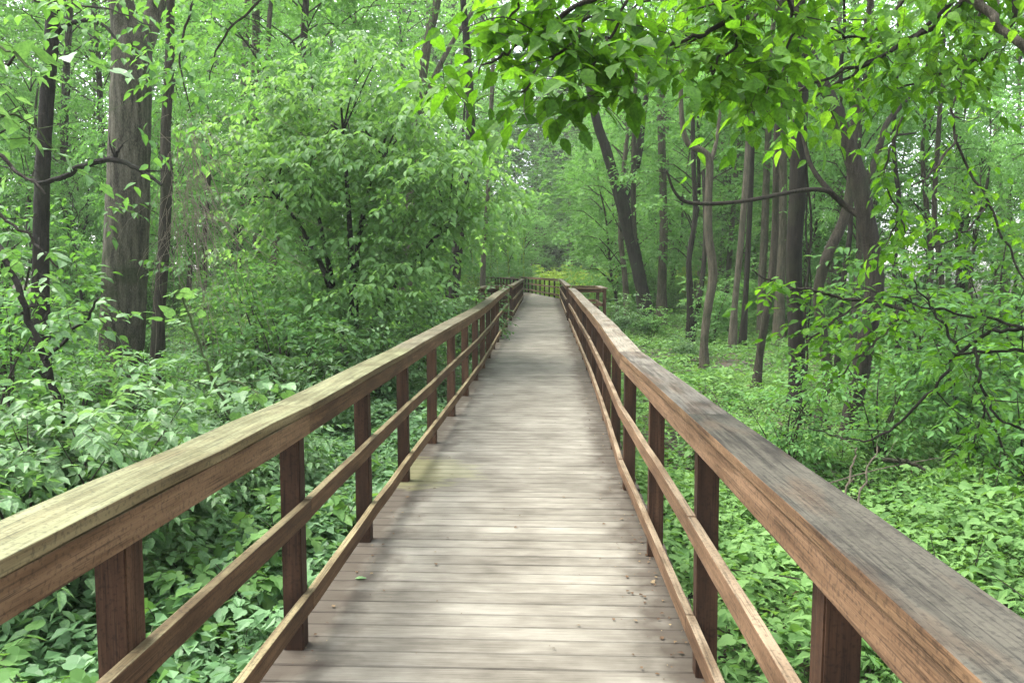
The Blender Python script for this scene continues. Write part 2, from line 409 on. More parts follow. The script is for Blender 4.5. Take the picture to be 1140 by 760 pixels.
LEAF_COOL2 = leaf_mat('cool_ground_leaf', (.032, .078, .026), (.07, .155, .058), (.14, .26, .115), trans=.4, tint=(1.2, 1.25, .65), rough=.5, spec=.28)
LEAF_DEEP = leaf_mat('deep_green_leaf', (.016, .038, .010), (.032, .068, .017), (.058, .105, .03), trans=.45, tint=(1.3, 1.3, .6), rough=.7, spec=.08)
LEAF_YEL = leaf_mat('leaf_sun_in_colour', (.10, .18, .03), (.16, .26, .05), (.23, .33, .08), trans=.52, tint=(1.35, 1.3, .5), rough=.6, spec=.15)  # sunlight of the opening past the bend put into the leaf colour
DRY_LEAF = leaf_mat('dry_leaf', (.035, .018, .009), (.075, .045, .022), (.19, .15, .08), trans=.15, tint=(1, 1, 1), rough=.7, spec=.2)
BARK_BIG = bark_mat('big_grey_bark', (.026, .0235, .0155), (.125, .115, .082), .7, .55)
BARK_GREY = bark_mat('grey_bark', (.020, .0172, .0115), (.067, .058, .040), .6)
BARK_MIDD = bark_mat('brown_grey_bark', (.014, .0117, .008), (.048, .040, .028), .5)
BARK_DARK = bark_mat('dark_bark', (.0075, .006, .0042), (.026, .0212, .0145), .35)
BARK_PALE = bark_mat('pale_bark', (.045, .039, .026), (.12, .105, .074), .6)
TWIG = bark_mat('twig', (.02, .016, .011), (.05, .041, .03), .0)
STALK = bark_mat('dry_stalk', (.12, .10, .07), (.26, .22, .165), .0)
GREEN_STEM = bark_mat('green_stem', (.05, .075, .025), (.10, .13, .05), .0)
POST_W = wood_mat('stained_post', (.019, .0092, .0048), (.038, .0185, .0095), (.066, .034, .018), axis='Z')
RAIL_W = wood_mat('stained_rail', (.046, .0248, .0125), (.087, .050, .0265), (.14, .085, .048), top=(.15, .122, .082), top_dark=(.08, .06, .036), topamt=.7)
RAIL_L = wood_mat('rail_shade_in_stain', (.036, .0185, .0085), (.070, .038, .018), (.12, .071, .037), top=(.155, .135, .072), top_dark=(.085, .066, .032), topamt=.75)  # stained rail again; shade on the left railing put into the darker colour
CAP_L = wood_mat('algae_covered_cap', (.040, .026, .011), (.078, .056, .026), (.13, .10, .05), top=(.105, .107, .056), top_dark=(.06, .058, .026), topamt=.97, edge=.7)
CAP_L2 = wood_mat('lightly_mossed_cap', (.045, .028, .012), (.085, .056, .028), (.135, .098, .052), top=(.098, .092, .058), top_dark=(.056, .048, .028), topamt=.95, edge=.6)
CAP_R = wood_mat('blackened_grey_cap', (.052, .029, .0145), (.098, .058, .030), (.155, .098, .055), top=(.038, .036, .028), top_dark=(.011, .0105, .0085), topamt=.96, edge=.65)
CAP_R2 = wood_mat('weathered_grey_cap', (.055, .030, .014), (.105, .062, .031), (.165, .105, .058), top=(.085, .079, .066), top_dark=(.03, .027, .022), topamt=.95, edge=.7)
CAP_R3 = wood_mat('pale_worn_cap', (.055, .031, .015), (.105, .065, .034), (.165, .11, .064), top=(.14, .127, .10), top_dark=(.07, .06, .045), topamt=.95, edge=.6)
BEAM_W = wood_mat('dark_beam', (.012, .009, .006), (.025, .017, .012), (.045, .033, .024), axis='X')
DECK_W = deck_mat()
SOIL = soil_mat()

# ------------------------------------------------------------------ the ground
def build_ground():
    xs = np.unique(np.concatenate([np.linspace(-14, 14, 113), np.linspace(-140, -14, 40), np.linspace(14, 140, 40)]))
    ys = np.unique(np.concatenate([np.linspace(-6, 40, 185), np.linspace(40, 220, 60), np.linspace(-60, -6, 12)]))
    X, Y = np.meshgrid(xs, ys, indexing='ij')
    Z = ground_z(X, Y) + rng.normal(0, .015, X.shape)
    V = np.stack([X, Y, Z], -1).reshape(-1, 3)
    nx, ny = X.shape
    i, j = np.meshgrid(np.arange(nx - 1), np.arange(ny - 1), indexing='ij')
    q = np.stack([i * ny + j, (i + 1) * ny + j, (i + 1) * ny + j + 1, i * ny + j + 1], -1)
    mb = MB(); mb.add(V, q, np.full((nx - 1) * (ny - 1), 4), .5, 0, True)
    tag(mb.obj('ground', [SOIL]), 'leaf strewn forest floor under the green plants', 'ground', kind='structure')
build_ground()

# ------------------------------------------------------------------ boardwalk plan
# inner rail faces, left and right, by depth
LY = [-3, 23.4, 26.6, 46.0]; LX = [-1.13, -1.09, -1.09, -1.25]
RX = [.62, .69, .70, .80]
def left_x(y): return np.interp(y, LY, LX)
def right_x(y): return np.interp(y, LY, RX)
TURN_R = [(.80, 46.0), (-2.0, 64.0), (-5.6, 80.0)]
TURN_L = [(-1.25, 46.0), (-3.9, 62.5), (-7.6, 78.5)]

def box(mb, x0, x1, y0, y1, z0, z1, val, tilt=0):
    V = np.array([(x0, y0, z0), (x1, y0, z0 + tilt), (x1, y1, z0 + tilt), (x0, y1, z0), (x0, y0, z1), (x1, y0, z1 + tilt), (x1, y1, z1 + tilt), (x0, y1, z1)])
    f = np.array([(0, 3, 2, 1), (4, 5, 6, 7), (0, 1, 5, 4), (1, 2, 6, 5), (2, 3, 7, 6), (3, 0, 4, 7)])
    mb.add(V, f, np.full(6, 4), val)

def plank(mb, cl, cr, y0a, y0b, y1a, y1b, z0, z1, val, th=.036, bev=.006):
    """deck board between left point and right point, with eased long edges; a: at left end, b: at right end"""
    V = []
    for x, ya, yb, zn, zf in ((cl, y0a, y1a, z0[0], z1[0]), (cr, y0b, y1b, z0[1], z1[1])):
        V += [(x, ya, zn - th), (x, ya, zn - bev), (x, ya + bev, zn), (x, yb - bev, zf), (x, yb, zf - bev), (x, yb, zf - th)]
    V = np.array(V)
    f = [(i, i + 1, i + 7, i + 6) for i in range(5)] + [(5, 0, 6, 11)]
    mb.add(V, np.array(f)[:, ::-1], np.full(6, 4), [-2.2, -.35 + val * .5, val, -.35 + val * .5, -2.2, -2.2])
    mb.add(V, np.array([(0, 1, 2, 3, 4, 5), (11, 10, 9, 8, 7, 6)])[:, ::1], [6, 6], val)

def build_deck():
    mb = MB()
    y = -1.2; w = .139; gap = .004
    while y < 46.2:
        ym = y + w / 2
        el = -.16; er = .16
        if 23.45 < ym < 26.55: el, er = -1.02, 1.16
        jl, jr = rng.normal(0, .008, 2)
        dz = rng.normal(0, .0016, 2)
        z0 = deck_z(y) + dz; z1 = deck_z(y + w) + dz
        sk = rng.normal(0, .0012)
        plank(mb, left_x(ym) + el + jl, right_x(ym) + er + jr, y, y + sk, y + w, y + w + sk, z0, z1, rng.random())
        y += w + gap + .007 * rng.random() ** 2
    # the bend to the left: boards square to the new direction
    pl = [np.array(p) for p in TURN_L]; pr = [np.array(p) for p in TURN_R]
    for a in range(2):
        n = int(np.linalg.norm(pr[a + 1] - pr[a]) / .15)
        for i in range(n):
            t0, t1 = i / n, (i + .955) / n
            L0 = pl[a] * (1 - t0) + pl[a + 1] * t0; L1 = pl[a] * (1 - t1) + pl[a + 1] * t1
            R0 = pr[a] * (1 - t0) + pr[a + 1] * t0; R1 = pr[a] * (1 - t1) + pr[a + 1] * t1
            V = []
            for q in (L0, R0, R1, L1): V.append((q[0] + (.14 if q is R0 or q is R1 else -.14), q[1], deck_z(q[1]) + .004))
            V = np.array(V); B = V.copy(); B[:, 2] -= .036
            f = np.array([(4, 5, 6, 7), (0, 3, 2, 1), (0, 1, 5, 4), (1, 2, 6, 5), (2, 3, 7, 6), (3, 0, 4, 7)])
            mb.add(np.vstack([B, V]), f, np.full(6, 4), rng.random())
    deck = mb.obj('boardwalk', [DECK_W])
    tag(deck, 'grey weathered plank boardwalk running straight into the forest', 'boardwalk', kind='structure')
    # bearers below
    bm = MB()
    ys = np.arange(-1, 46, 1.52)
    for y0, y1 in zip(ys[:-1], ys[1:]):
        for fx in (lambda y: left_x(y) - .10, lambda y: (left_x(y) + right_x(y)) / 2, lambda y: right_x(y) + .10):
            xa = fx((y0 + y1) / 2)
            z = min(deck_z(y0), deck_z(y1)) - .042
            box(bm, xa - .02, xa + .02, y0 + .001, y1 - .001, z - .19, z, .5)
    for y0 in ys[::2]:
        box(bm, left_x(y0) - .12, right_x(y0) + .12, y0 - .07, y0 - .001 - .0, deck_z(y0) - .40, deck_z(y0) - .235, .5)
    bo = bm.obj('bearers', [BEAM_W], deck)
build_deck()

# ------------------------------------------------------------------ railings
CAP_T, CAP_W = .038, .190
H_CAP = 1.19
def board(name, p0, p1, w_in, w_out, z_top, z_bot, mat, parent, side_vec, gap=.003):
    """board from p0 to p1 (plan points with deck z); occupies w_in..w_out along side_vec and z_bot..z_top above the deck; local X runs along it"""
    p0 = np.array(p0, float); p1 = np.array(p1, float)
    d = p1 - p0; ln = np.linalg.norm(d); d /= ln
    p0 = p0 + d * gap; ln -= 2 * gap
    bm = bmesh.new()
    s = np.array([side_vec[0], side_vec[1], 0.]); s /= np.linalg.norm(s)
    u = np.array([0, 0, 1.0])
    nseg = 6
    loops = []
    # gentle warp along the board so that long edges are not ruler-straight
    wy = rng.normal(0, .0016, nseg + 1); wz = rng.normal(0, .0016, nseg + 1); wz[0] = wz[-1] = wy[0] = wy[-1] = 0
    for i in range(nseg + 1):
        x = ln * i / nseg
        loops.append([bm.verts.new((x, a + wy[i], b + wz[i])) for a, b in ((w_in, z_bot), (w_out, z_bot), (w_out, z_top), (w_in, z_top))])
    for i in range(nseg):
        for k in range(4):
            bm.faces.new((loops[i][k], loops[i][(k + 1) % 4], loops[i + 1][(k + 1) % 4], loops[i + 1][k]))
    bm.faces.new(loops[0][::-1]); bm.faces.new(loops[-1])
    bmesh.ops.recalc_face_normals(bm, faces=bm.faces)
    long_e = [e for e in bm.edges if len(e.link_faces) == 2 and e.calc_face_angle(0) > 1.0]
    bmesh.ops.bevel(bm, geom=long_e, offset=.0045, segments=2, affect='EDGES', profile=.6)
    me = bpy.data.meshes.new(name); bm.to_mesh(me); bm.free()
    me.materials.append(mat)
    o = link_mesh(name, me, parent)
    # frame: X along d, Y along side vector, Z up (sheared boards keep plumb ends)
    pl = np.array(parent.location) if parent is not None else np.zeros(3)
    y_ax = s - d * np.dot(s, d); y_ax /= np.linalg.norm(y_ax)
    z_ax = np.cross(d, y_ax)
    if z_ax[2] < 0:
        z_ax = -z_ax
        for v in me.vertices: pass
    M = Matrix(((d[0], y_ax[0], z_ax[0], p0[0] - pl[0]), (d[1], y_ax[1], z_ax[1], p0[1] - pl[1]), (d[2], y_ax[2], z_ax[2], p0[2] - pl[2]), (0, 0, 0, 1)))
    o.matrix_local = M
    if M.to_3x3().determinant() < 0:
        # mirrored frame: mirror the mesh instead so that the transform stays a rotation
        me.transform(Matrix.Diagonal((1, -1, 1, 1))); me.flip_normals()
        M = Matrix(((d[0], -y_ax[0], z_ax[0], p0[0] - pl[0]), (d[1], -y_ax[1], z_ax[1], p0[1] - pl[1]), (d[2], -y_ax[2], z_ax[2], p0[2] - pl[2]), (0, 0, 0, 1)))
        o.matrix_local = M
    return o

def post(p, z_top, z_bot, parent, side_vec, ang, h=.047):
    bm = bmesh.new()
    bmesh.ops.create_cube(bm, size=1)
    for v in bm.verts:
        v.co.x *= 2 * h; v.co.y *= 2 * h; v.co.z = (v.co.z + .5) * (z_top - z_bot) + z_bot
    bmesh.ops.bevel(bm, geom=[e for e in bm.edges], offset=.005, segments=2, affect='EDGES')
    me = bpy.data.meshes.new('post'); bm.to_mesh(me); bm.free(); me.materials.append(POST_W)
    o = link_mesh('post', me, parent)
    pl = np.array(parent.location)
    o.location = [float(v) for v in (np.array(p) - pl)]
    o.rotation_euler = (rng.normal(0, .004), rng.normal(0, .004), ang + rng.normal(0, .02))
    return o

WZ, WH = [0, 1], [0, 0]
def railing(pts, outward, label, group, caps, rails, joints=None, zoff=None, cap_ext=0.0, first_post=True, last_post=True):
    """pts: plan points of the inner rail face at each post; outward: +1 if posts stand to the right of the walking direction"""
    P = [np.array([x, y, float(deck_z(y)) + (float(np.interp(y, WZ, WH)) if y < 23.4 else 0)]) for x, y in pts]
    root = empty('wooden_railing', P[0], 0, label, 'railing', group)
    n = len(P)
    def sv(i, j):
        d = P[j] - P[i]; return np.array([d[1], -d[0]]) / np.hypot(d[0], d[1]) * outward
    for i in range(n):
        if (i == 0 and not first_post) or (i == n - 1 and not last_post): continue
        a, b = max(0, i - 1), min(n - 1, i + 1)
        s = sv(a, b)
        q = P[i].copy(); q[:2] += s * (.044 + .047)
        g = float(ground_z(q[0], q[1]))
        post(q, H_CAP - CAP_T - .004, g - q[2] - .15, root, s, math.atan2(s[1], s[0]))
    if joints is None:
        joints = [0] + [i for i in range(1, n - 1) if i % 2 == 1] + [n - 1]
    for a, b in zip(joints[:-1], joints[1:]):
        s = sv(a, b)
        pa, pb = P[a], P[b]
        jit = rng.normal(0, .003, 4)
        pa = pa.copy(); pb = pb.copy()
        board('cap_board', pa, pb, -.006, CAP_W - .006, H_CAP, H_CAP - CAP_T, caps(a) if callable(caps) else caps, root, s)
        board('top_rail', pa, pb, .004, .042, H_CAP - CAP_T - .004, H_CAP - CAP_T - .004 - .098, rails, root, s)
        board('middle_rail', pa, pb, .002, .042, .728 + jit[0], .728 + jit[0] - .089, rails, root, s)
        board('bottom_rail', pa, pb, .002, .042, .275 + jit[1], .275 + jit[1] - .089, rails, root, s)
    return root

S = 1.52
WZ = [0, 3.6, 5.2, 6.6, 8.2, 9.7, 11.2, 12.8, 15, 18, 23.4]
WH = [0, 0, -.028, -.02, .014, 0, -.022, -.018, -.028, -.012, 0]
WX = [0, 0, -.02, -.03, -.005, .015, .035, .04, .035, .02, 0]
ly = [2.12 + S * k for k in range(-2, 14)] + [23.4]
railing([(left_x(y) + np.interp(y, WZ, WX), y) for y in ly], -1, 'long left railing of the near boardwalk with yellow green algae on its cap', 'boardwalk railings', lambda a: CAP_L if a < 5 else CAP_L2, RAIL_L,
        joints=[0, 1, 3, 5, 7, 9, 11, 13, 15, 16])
ry = [1.93 + S * k for k in range(-2, 14)] + [23.4]
railing([(right_x(y) + np.interp(y, WZ, WX), y) for y in ry], 1, 'long right railing of the near boardwalk with blotchy grey weathered cap', 'boardwalk railings', lambda a: CAP_R if a < 3 else CAP_R2 if a < 5 else CAP_R3, RAIL_W,
        joints=[0, 1, 3, 5, 7, 9, 11, 13, 15, 16])
# passing bay rails
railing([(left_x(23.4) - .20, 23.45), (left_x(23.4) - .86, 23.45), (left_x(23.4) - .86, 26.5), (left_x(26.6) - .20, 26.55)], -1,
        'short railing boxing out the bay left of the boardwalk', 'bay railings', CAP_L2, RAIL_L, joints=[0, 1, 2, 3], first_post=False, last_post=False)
railing([(right_x(23.4) + .20, 23.45), (right_x(23.4) + 1.0, 23.45), (right_x(23.4) + 1.0, 26.5), (right_x(26.6) + .20, 26.55)], 1,
        'short railing boxing out the bay right of the boardwalk', 'bay railings', CAP_R3, RAIL_W, joints=[0, 1, 2, 3], first_post=False, last_post=False)
fy = [26.6 + (46 - 26.6) / 13 * k for k in range(14)]
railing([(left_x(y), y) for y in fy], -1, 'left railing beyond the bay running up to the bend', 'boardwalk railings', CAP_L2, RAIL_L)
railing([(right_x(y), y) for y in fy], 1, 'right railing beyond the bay running up to the bend', 'boardwalk railings', CAP_R3, RAIL_W)
def poly(pp, step=2.0):
    out = []
    for a, b in zip(pp[:-1], pp[1:]):
        a = np.array(a); b = np.array(b); n = int(round(np.linalg.norm(b - a) / step))
        out += [tuple(a + (b - a) * i / n) for i in range(n)]
    return out + [pp[-1]]
railing(poly([(-1.3, 46.15)] + TURN_L[1:]), -1, 'distant railing on the inside of the left bend, dark posts', 'railings at the bend', CAP_L2, RAIL_L, first_post=False)
railing(poly([(.78, 46.15)] + TURN_R[1:]), 1, 'distant railing crossing behind the end of the straight walk, outside of the bend', 'railings at the bend', CAP_R3, RAIL_W, first_post=False)

# ------------------------------------------------------------------ trees traced from the photograph at their own distance
def crown_for(root, base, top, R_, n_clump, leaf=.14, zlo=.0, matl=None, per=15, length=.5):
    """a crown round the upper trunk with limbs to each clump group; coordinates relative to base"""
    mb = MB()
    top = np.asarray(top) - base
    c = rnd_dir(n_clump, -.8, 1.0)
    rr = R_ * (.35 + .65 * rng.random(n_clump) ** .6)
    C = top + c * rr[:, None] * np.array([1, 1, .75])
    C[:, 2] = np.maximum(C[:, 2], zlo)
    clump_cloud(mb, C, R_ * .28, per, leaf, 'far', 8, length, .35, 0, None)
    for k in range(0, n_clump, 3):
        s = top * np.array([1, 1, 1]) + np.array([0, 0, -R_ * (.2 + .7 * rng.random())])
        mid = (s + C[k]) / 2 + rng.normal(0, .12, 3) + np.array([0, 0, .15])
        tube(mb, [s, mid, C[k]], [.035, .022, .008], 5, 3, .5, 1)
    return mb.obj('crown', [matl or LEAF_FAR, TWIG], root)

def traced_tree(name, label, pts, widths, bark, depth=None, limbs=(), crown=None, cat='tree', extra=2.2, leaf=LEAF_FAR, sides=12, group=None, rough=.05, off=0.0):
    """pts: photo pixels from base to top; limbs: lists (pts, widths, ddepth)"""
    if depth is None:
        g = ground_hit(*pts[0]); depth = g[1]
    base = at(pts[0][0], pts[0][1], depth); base[2] = float(ground_z(base[0], base[1])) - .05
    root = empty(name, base, 0, label, cat, group)
    k = depth / F / 2
    W = [at(px, py, depth) for px, py in pts]
    W[0] = base.copy()
    # gentle real sway in depth
    dd = 0
    for i in range(1, len(W)):
        dd += 0 if limbs else rng.normal(0, .05) * depth / 15
        W[i] = at(pts[i][0], pts[i][1], depth + dd)
    widths = [w * (.9 if name == 'big_tree' else .84) for w in widths]
    rad = [w * k for w in widths]
    rad[0] *= 1.5
    # carry the trunk on above the frame
    d = W[-1] - W[-2]; d = d / np.linalg.norm(d)
    d = unit(d * .5 + np.array([0, 0, .8]))
    if extra > 0:
        W.append(W[-1] + d * extra * .5 + rng.normal(0, .06, 3)); rad.append(rad[-1] * .8)
        W.append(W[-1] + d * extra * .5 + rng.normal(0, .06, 3)); rad.append(rad[-1] * .6)
    mb = MB()
    L = [w - base for w in W]
    tube(mb, L, rad, sides, 5, .5, 0, rough)
    ends = []
    for lp, lw, ddp in limbs:
        Q = [at(px, py, depth + (ddp[0] + (ddp[1] - ddp[0]) * (i / max(1, len(lp) - 1)) if isinstance(ddp, tuple) else ddp * (i / max(1, len(lp) - 1)))) - base for i, (px, py) in enumerate(lp)]
        lm = MB(); tube(lm, Q, [w * k * (.87 if name == 'big_tree' else .78) for w in lw], 8, 4, .5, 0, rough)
        ends.append(lm)
    tr = mb.obj('trunk', [bark], root)
    for lm in ends: lm.obj('limb', [bark], tr)
    if crown:
        R_, n, zr = crown
        crown_for(root, np.zeros(3), L[-1] if zr is None else L[-1] + np.array([0, 0, zr]), R_, n, matl=leaf)
    return root

traced_tree('forked_tree', 'dark forked tree leaning left, behind the right end of the bay railing',
    [(722, 372), (714, 320), (703, 270), (692, 226), (683, 196), (674, 165), (664, 135), (655, 90)], [19, 17, 17, 18, 14, 13, 12, 10], BARK_DARK,
    limbs=[([(693, 228), (704, 200), (711, 172), (715, 140), (722, 90)], [13, 12, 11, 9, 6], .6)], crown=(3.0, 26, 1.0))
traced_tree('slim_tree', 'slim grey trunk growing right against the dark forked tree', [(717, 372), (712, 320), (706, 260), (705, 210), (706, 150), (708, 80)], [8, 7, 7, 7, 6, 5], BARK_GREY, crown=(2, 14, .6))
traced_tree('grey_tree', 'straight pale trunk just right of the dark forked tree', [(737, 364), (737, 320), (739, 260), (738, 200), (736, 120), (738, 50)], [13, 12, 11, 10, 10, 9], BARK_PALE, crown=(2.8, 20, 1))
traced_tree('slim_tree', 'thin dark trunk with a leaning twin, left of the crooked pale tree', [(768, 392), (768, 340), (767, 290), (774, 240), (772, 180), (770, 90)], [9, 8, 7, 7, 6, 5], BARK_DARK,
    limbs=[([(770, 385), (776, 350), (783, 300), (785, 250), (783, 190)], [8, 8, 7, 6, 5], 1.0)], crown=(2, 14, .6))
traced_tree('crooked_tree', 'crooked pale trunk with a sharp elbow near its top', [(785, 424), (784, 385), (788, 345), (794, 305), (789, 260), (789, 215), (790, 180), (782, 168), (768, 162), (761, 145), (758, 110), (760, 60)],
    [12, 11, 11, 12, 11, 10, 10, 9, 8, 7, 6, 5], BARK_PALE, limbs=[([(790, 182), (796, 165), (800, 140), (806, 90)], [7, 6, 5, 4], .4)], crown=(2.2, 16, .6))
traced_tree('slim_tree', 'slim pale trunk standing left of a darker twin in the right wood', [(815, 392), (818, 340), (824, 280), (829, 220), (833, 160), (838, 80)], [9, 8, 8, 8, 7, 6], BARK_PALE, crown=(2.2, 16, .6))
traced_tree('slim_tree', 'slim dark trunk standing right of a paler twin in the right wood', [(826, 388), (830, 330), (833, 270), (836, 200), (838, 130), (836, 60)], [8, 7, 7, 7, 6, 5], BARK_DARK, crown=(2.2, 16, .6))
traced_tree('grey_tree', 'pale straight trunk far back, between two pairs of slim trees', [(848, 378), (848, 320), (851, 260), (853, 200), (856, 130), (857, 60)], [10, 10, 10, 9, 8, 7], BARK_PALE, crown=(2.4, 18, .8))
traced_tree('leaning_tree', 'trunk leaning right, its foot left of the big vine-hung tree', [(841, 440), (845, 400), (852, 355), (859, 310), (863, 250), (864, 190), (866, 90)], [11, 10, 10, 10, 9, 8, 7], BARK_GREY, crown=(2.4, 16, .8))
traced_tree('grey_tree', 'straight pale trunk far behind the left side of the big vine-hung tree', [(867, 386), (868, 330), (870, 270), (871, 210), (871, 150), (870, 70)], [13, 12, 12, 11, 11, 10], BARK_PALE, crown=(2.8, 20, 1))  # haze and backlight put into the pale bark colour
traced_tree('vine_hung_tree', 'big dark upright trunk with vines hanging down beside it', [(888, 468), (888, 430), (887, 380), (885, 330), (884, 280), (888, 220), (889, 165), (892, 110), (893, 50)],
    [26, 22, 21, 20, 20, 21, 20, 18, 16], BARK_DARK, limbs=[
        ([(886, 160), (895, 180), (903, 240), (901, 290), (896, 345), (899, 400), (893, 450)], [3, 3, 3, 3.5, 3, 3, 3], -.5),
        ([(894, 150), (899, 200), (897, 260), (903, 320), (897, 390)], [2, 2, 2.5, 2, 2], -.4)], crown=(3.2, 26, 1.2), sides=14)
traced_tree('bent_tree', 'bent grey trunk between the vine-hung tree and the thick curved tree', [(911, 482), (916, 446), (921, 410), (913, 355), (911, 322), (921, 285), (937, 250), (946, 215), (950, 160), (955, 80)], [16, 15, 14, 13, 13, 14, 13, 12, 10, 8], BARK_GREY, crown=(2.2, 14, .8))
traced_tree('curved_tree', 'thick curved tree with low arms, nearest trunk on the right', [(943, 512), (946, 475), (954, 430), (963, 385), (973, 325), (972, 288), (964, 245), (957, 205), (943, 160), (931, 125), (917, 95), (906, 70), (890, 20)],
    [28, 25, 23, 23, 23, 23, 22, 22, 20, 17, 15, 13, 10], BARK_MIDD, limbs=[
        ([(958, 240), (945, 232), (925, 214), (908, 193), (899, 172), (890, 130), (880, 70)], [11, 9, 8, 7, 6, 5, 4], .7),
        ([(938, 226), (922, 213), (900, 211), (870, 216), (820, 225), (770, 226), (752, 215), (742, 190)], [8, 7, 6, 6, 5.5, 5, 4, 3], (.12, -.7)),
        ([(964, 205), (976, 175), (986, 140), (1003, 118), (1024, 92), (1040, 50)], [12, 10, 8, 7, 5, 3], .6),
        ([(984, 147), (1000, 150), (1020, 148)], [5, 4, 2], (.25, .6))], crown=(3.0, 22, 1.4), sides=16)
traced_tree('slim_tree', 'dark stem just left of the thick curved tree, half hidden by its arm', [(930, 430), (934, 370), (938, 320), (945, 272), (947, 235), (943, 170), (936, 90)], [7, 7, 7, 7, 6, 5, 5], BARK_DARK, depth=15, crown=(2, 12, .6))
traced_tree('slim_tree', 'thin upright stem just right of the thick curved tree', [(999, 420), (1000, 360), (996, 300), (1001, 230), (995, 160), (1000, 60)], [7, 6, 6, 6, 5, 4], BARK_DARK, depth=16, crown=(2, 14, .6))
traced_tree('slim_tree', 'thin stem in the bright leaves towards the right edge', [(1047, 440), (1046, 380), (1048, 310), (1040, 240), (1044, 160), (1050, 60)], [8, 7, 7, 6, 6, 5], BARK_GREY, depth=15, crown=(2, 14, .6))
# left side
traced_tree('big_tree', 'biggest tree, wide grey trunk forking at the top left of the wood', [(133, 452), (135, 390), (138, 320), (141, 250), (143, 180), (145, 110), (146, 60), (136, 10), (122, -60)],
    [58, 53, 52, 52, 49, 47, 46, 30, 26], BARK_BIG, depth=13.5, limbs=[([(150, 90), (160, 50), (175, 5), (192, -60)], [28, 26, 23, 20], .8)], crown=(4.2, 34, 1.6), sides=22, rough=.03)
traced_tree('dark_tree', 'dark trunk left of the biggest tree with one arm reaching right', [(40, 380), (46, 290), (47, 215), (50, 150), (54, 90), (58, 40), (60, -20)], [22, 20, 19, 18, 18, 17, 16], BARK_DARK, depth=11.5,
    limbs=[([(60, 42), (70, 30), (92, 23), (114, 27), (131, 46)], [8, 7, 6, 5, 3], -.4)], crown=(2.6, 20, 1))
traced_tree('slim_tree', 'slim trunk close on the right of the biggest tree, hung with dry vines', [(172, 430), (176, 360), (181, 290), (185, 210), (184, 150), (188, 80), (190, 0)], [17, 16, 15, 15, 13, 12, 10], BARK_GREY, depth=13.0, crown=(2.2, 14, 1))
traced_tree('pale_tree', 'pale trunk far back at the top, right of the biggest tree', [(290, 360), (286, 250), (284, 170), (284, 90), (285, 30), (284, -20)], [11, 11, 10, 10, 10, 9], BARK_PALE, depth=28, crown=(3, 20, 1))
traced_tree('dark_tree', 'dark trunk rising behind the left railing before the bay', [(503, 372), (505, 330), (509, 280), (514, 235), (520, 190), (524, 140), (520, 60)], [17, 15, 14, 14, 13, 12, 10], BARK_DARK, depth=21, crown=(2.6, 20, .6))
traced_tree('pale_tree', 'slender pale trunk right of the dark trunk above the left bay', [(536, 345), (538, 290), (541, 240), (544, 200), (546, 140), (549, 60)], [7, 6.5, 6, 6, 6, 5], BARK_PALE, depth=33, crown=(2.6, 18, .8))
traced_tree('leaning_tree', 'pair of pale leaning stems at the top centre above the left thicket', [(448, 330), (456, 240), (463, 150), (474, 62), (484, 15), (492, -30)], [14, 13, 13, 12, 11, 10], BARK_PALE, depth=24,
    limbs=[([(465, 140), (482, 90), (501, 52), (520, 22), (540, -10)], [9, 8, 7, 6, 5], .8)], crown=(3, 22, 1))

# ------------------------------------------------------------------ prototypes for the wood further in
def wood_tree(height, R_, n_clump, lean, bark, leaf=.165, low=.2, per=15):
    root = empty('forest_tree', (0, 0, -100), 0, 'slim tree', 'tree')
    mb = MB()
    h = height
    pts = [(0, 0, -.1)] + [(lean * t * h * .3 + rng.normal(0, .10), rng.normal(0, .10), h * t) for t in (.15, .3, .48, .66, .84, 1)]
    r0 = .0075 * h + .018
    rad = [r0 * 1.2, r0, r0 * .9, r0 * .8, r0 * .6, r0 * .4, r0 * .2]
    tube(mb, pts, rad, 9, 4, .5, 0, .06)
    cm = MB()
    pts = np.array(pts)
    C = []
    for i in range(n_clump):
        t = low + (1 - low) * rng.random() ** .8
        q = np.array([np.interp(t * h, pts[:, 2], pts[:, k]) for k in range(3)])
        a = rng.random() * 6.283
        rr = R_ * (1.05 - .55 * abs(t - .6)) * (.25 + .75 * rng.random() ** .6)
        c = q + np.array([math.cos(a) * rr, math.sin(a) * rr, .1 * rr + rng.normal(0, .2)])
        C.append(c)
        if i % 2 == 0:
            m = (q + c) / 2 + np.array([0, 0, .12])
            tube(cm, [q - np.array([0, 0, .3 * rr]), m, c], [.03, .02, .006], 4, 2, .5, 1)
    clump_cloud(cm, np.array(C), R_ * .26, per, leaf, 'far', 9, .62, .4, 0, None, .55)
    mb.obj('trunk', [bark], root)
    cm.obj('crown', [LEAF_FAR, TWIG], root)
    return root

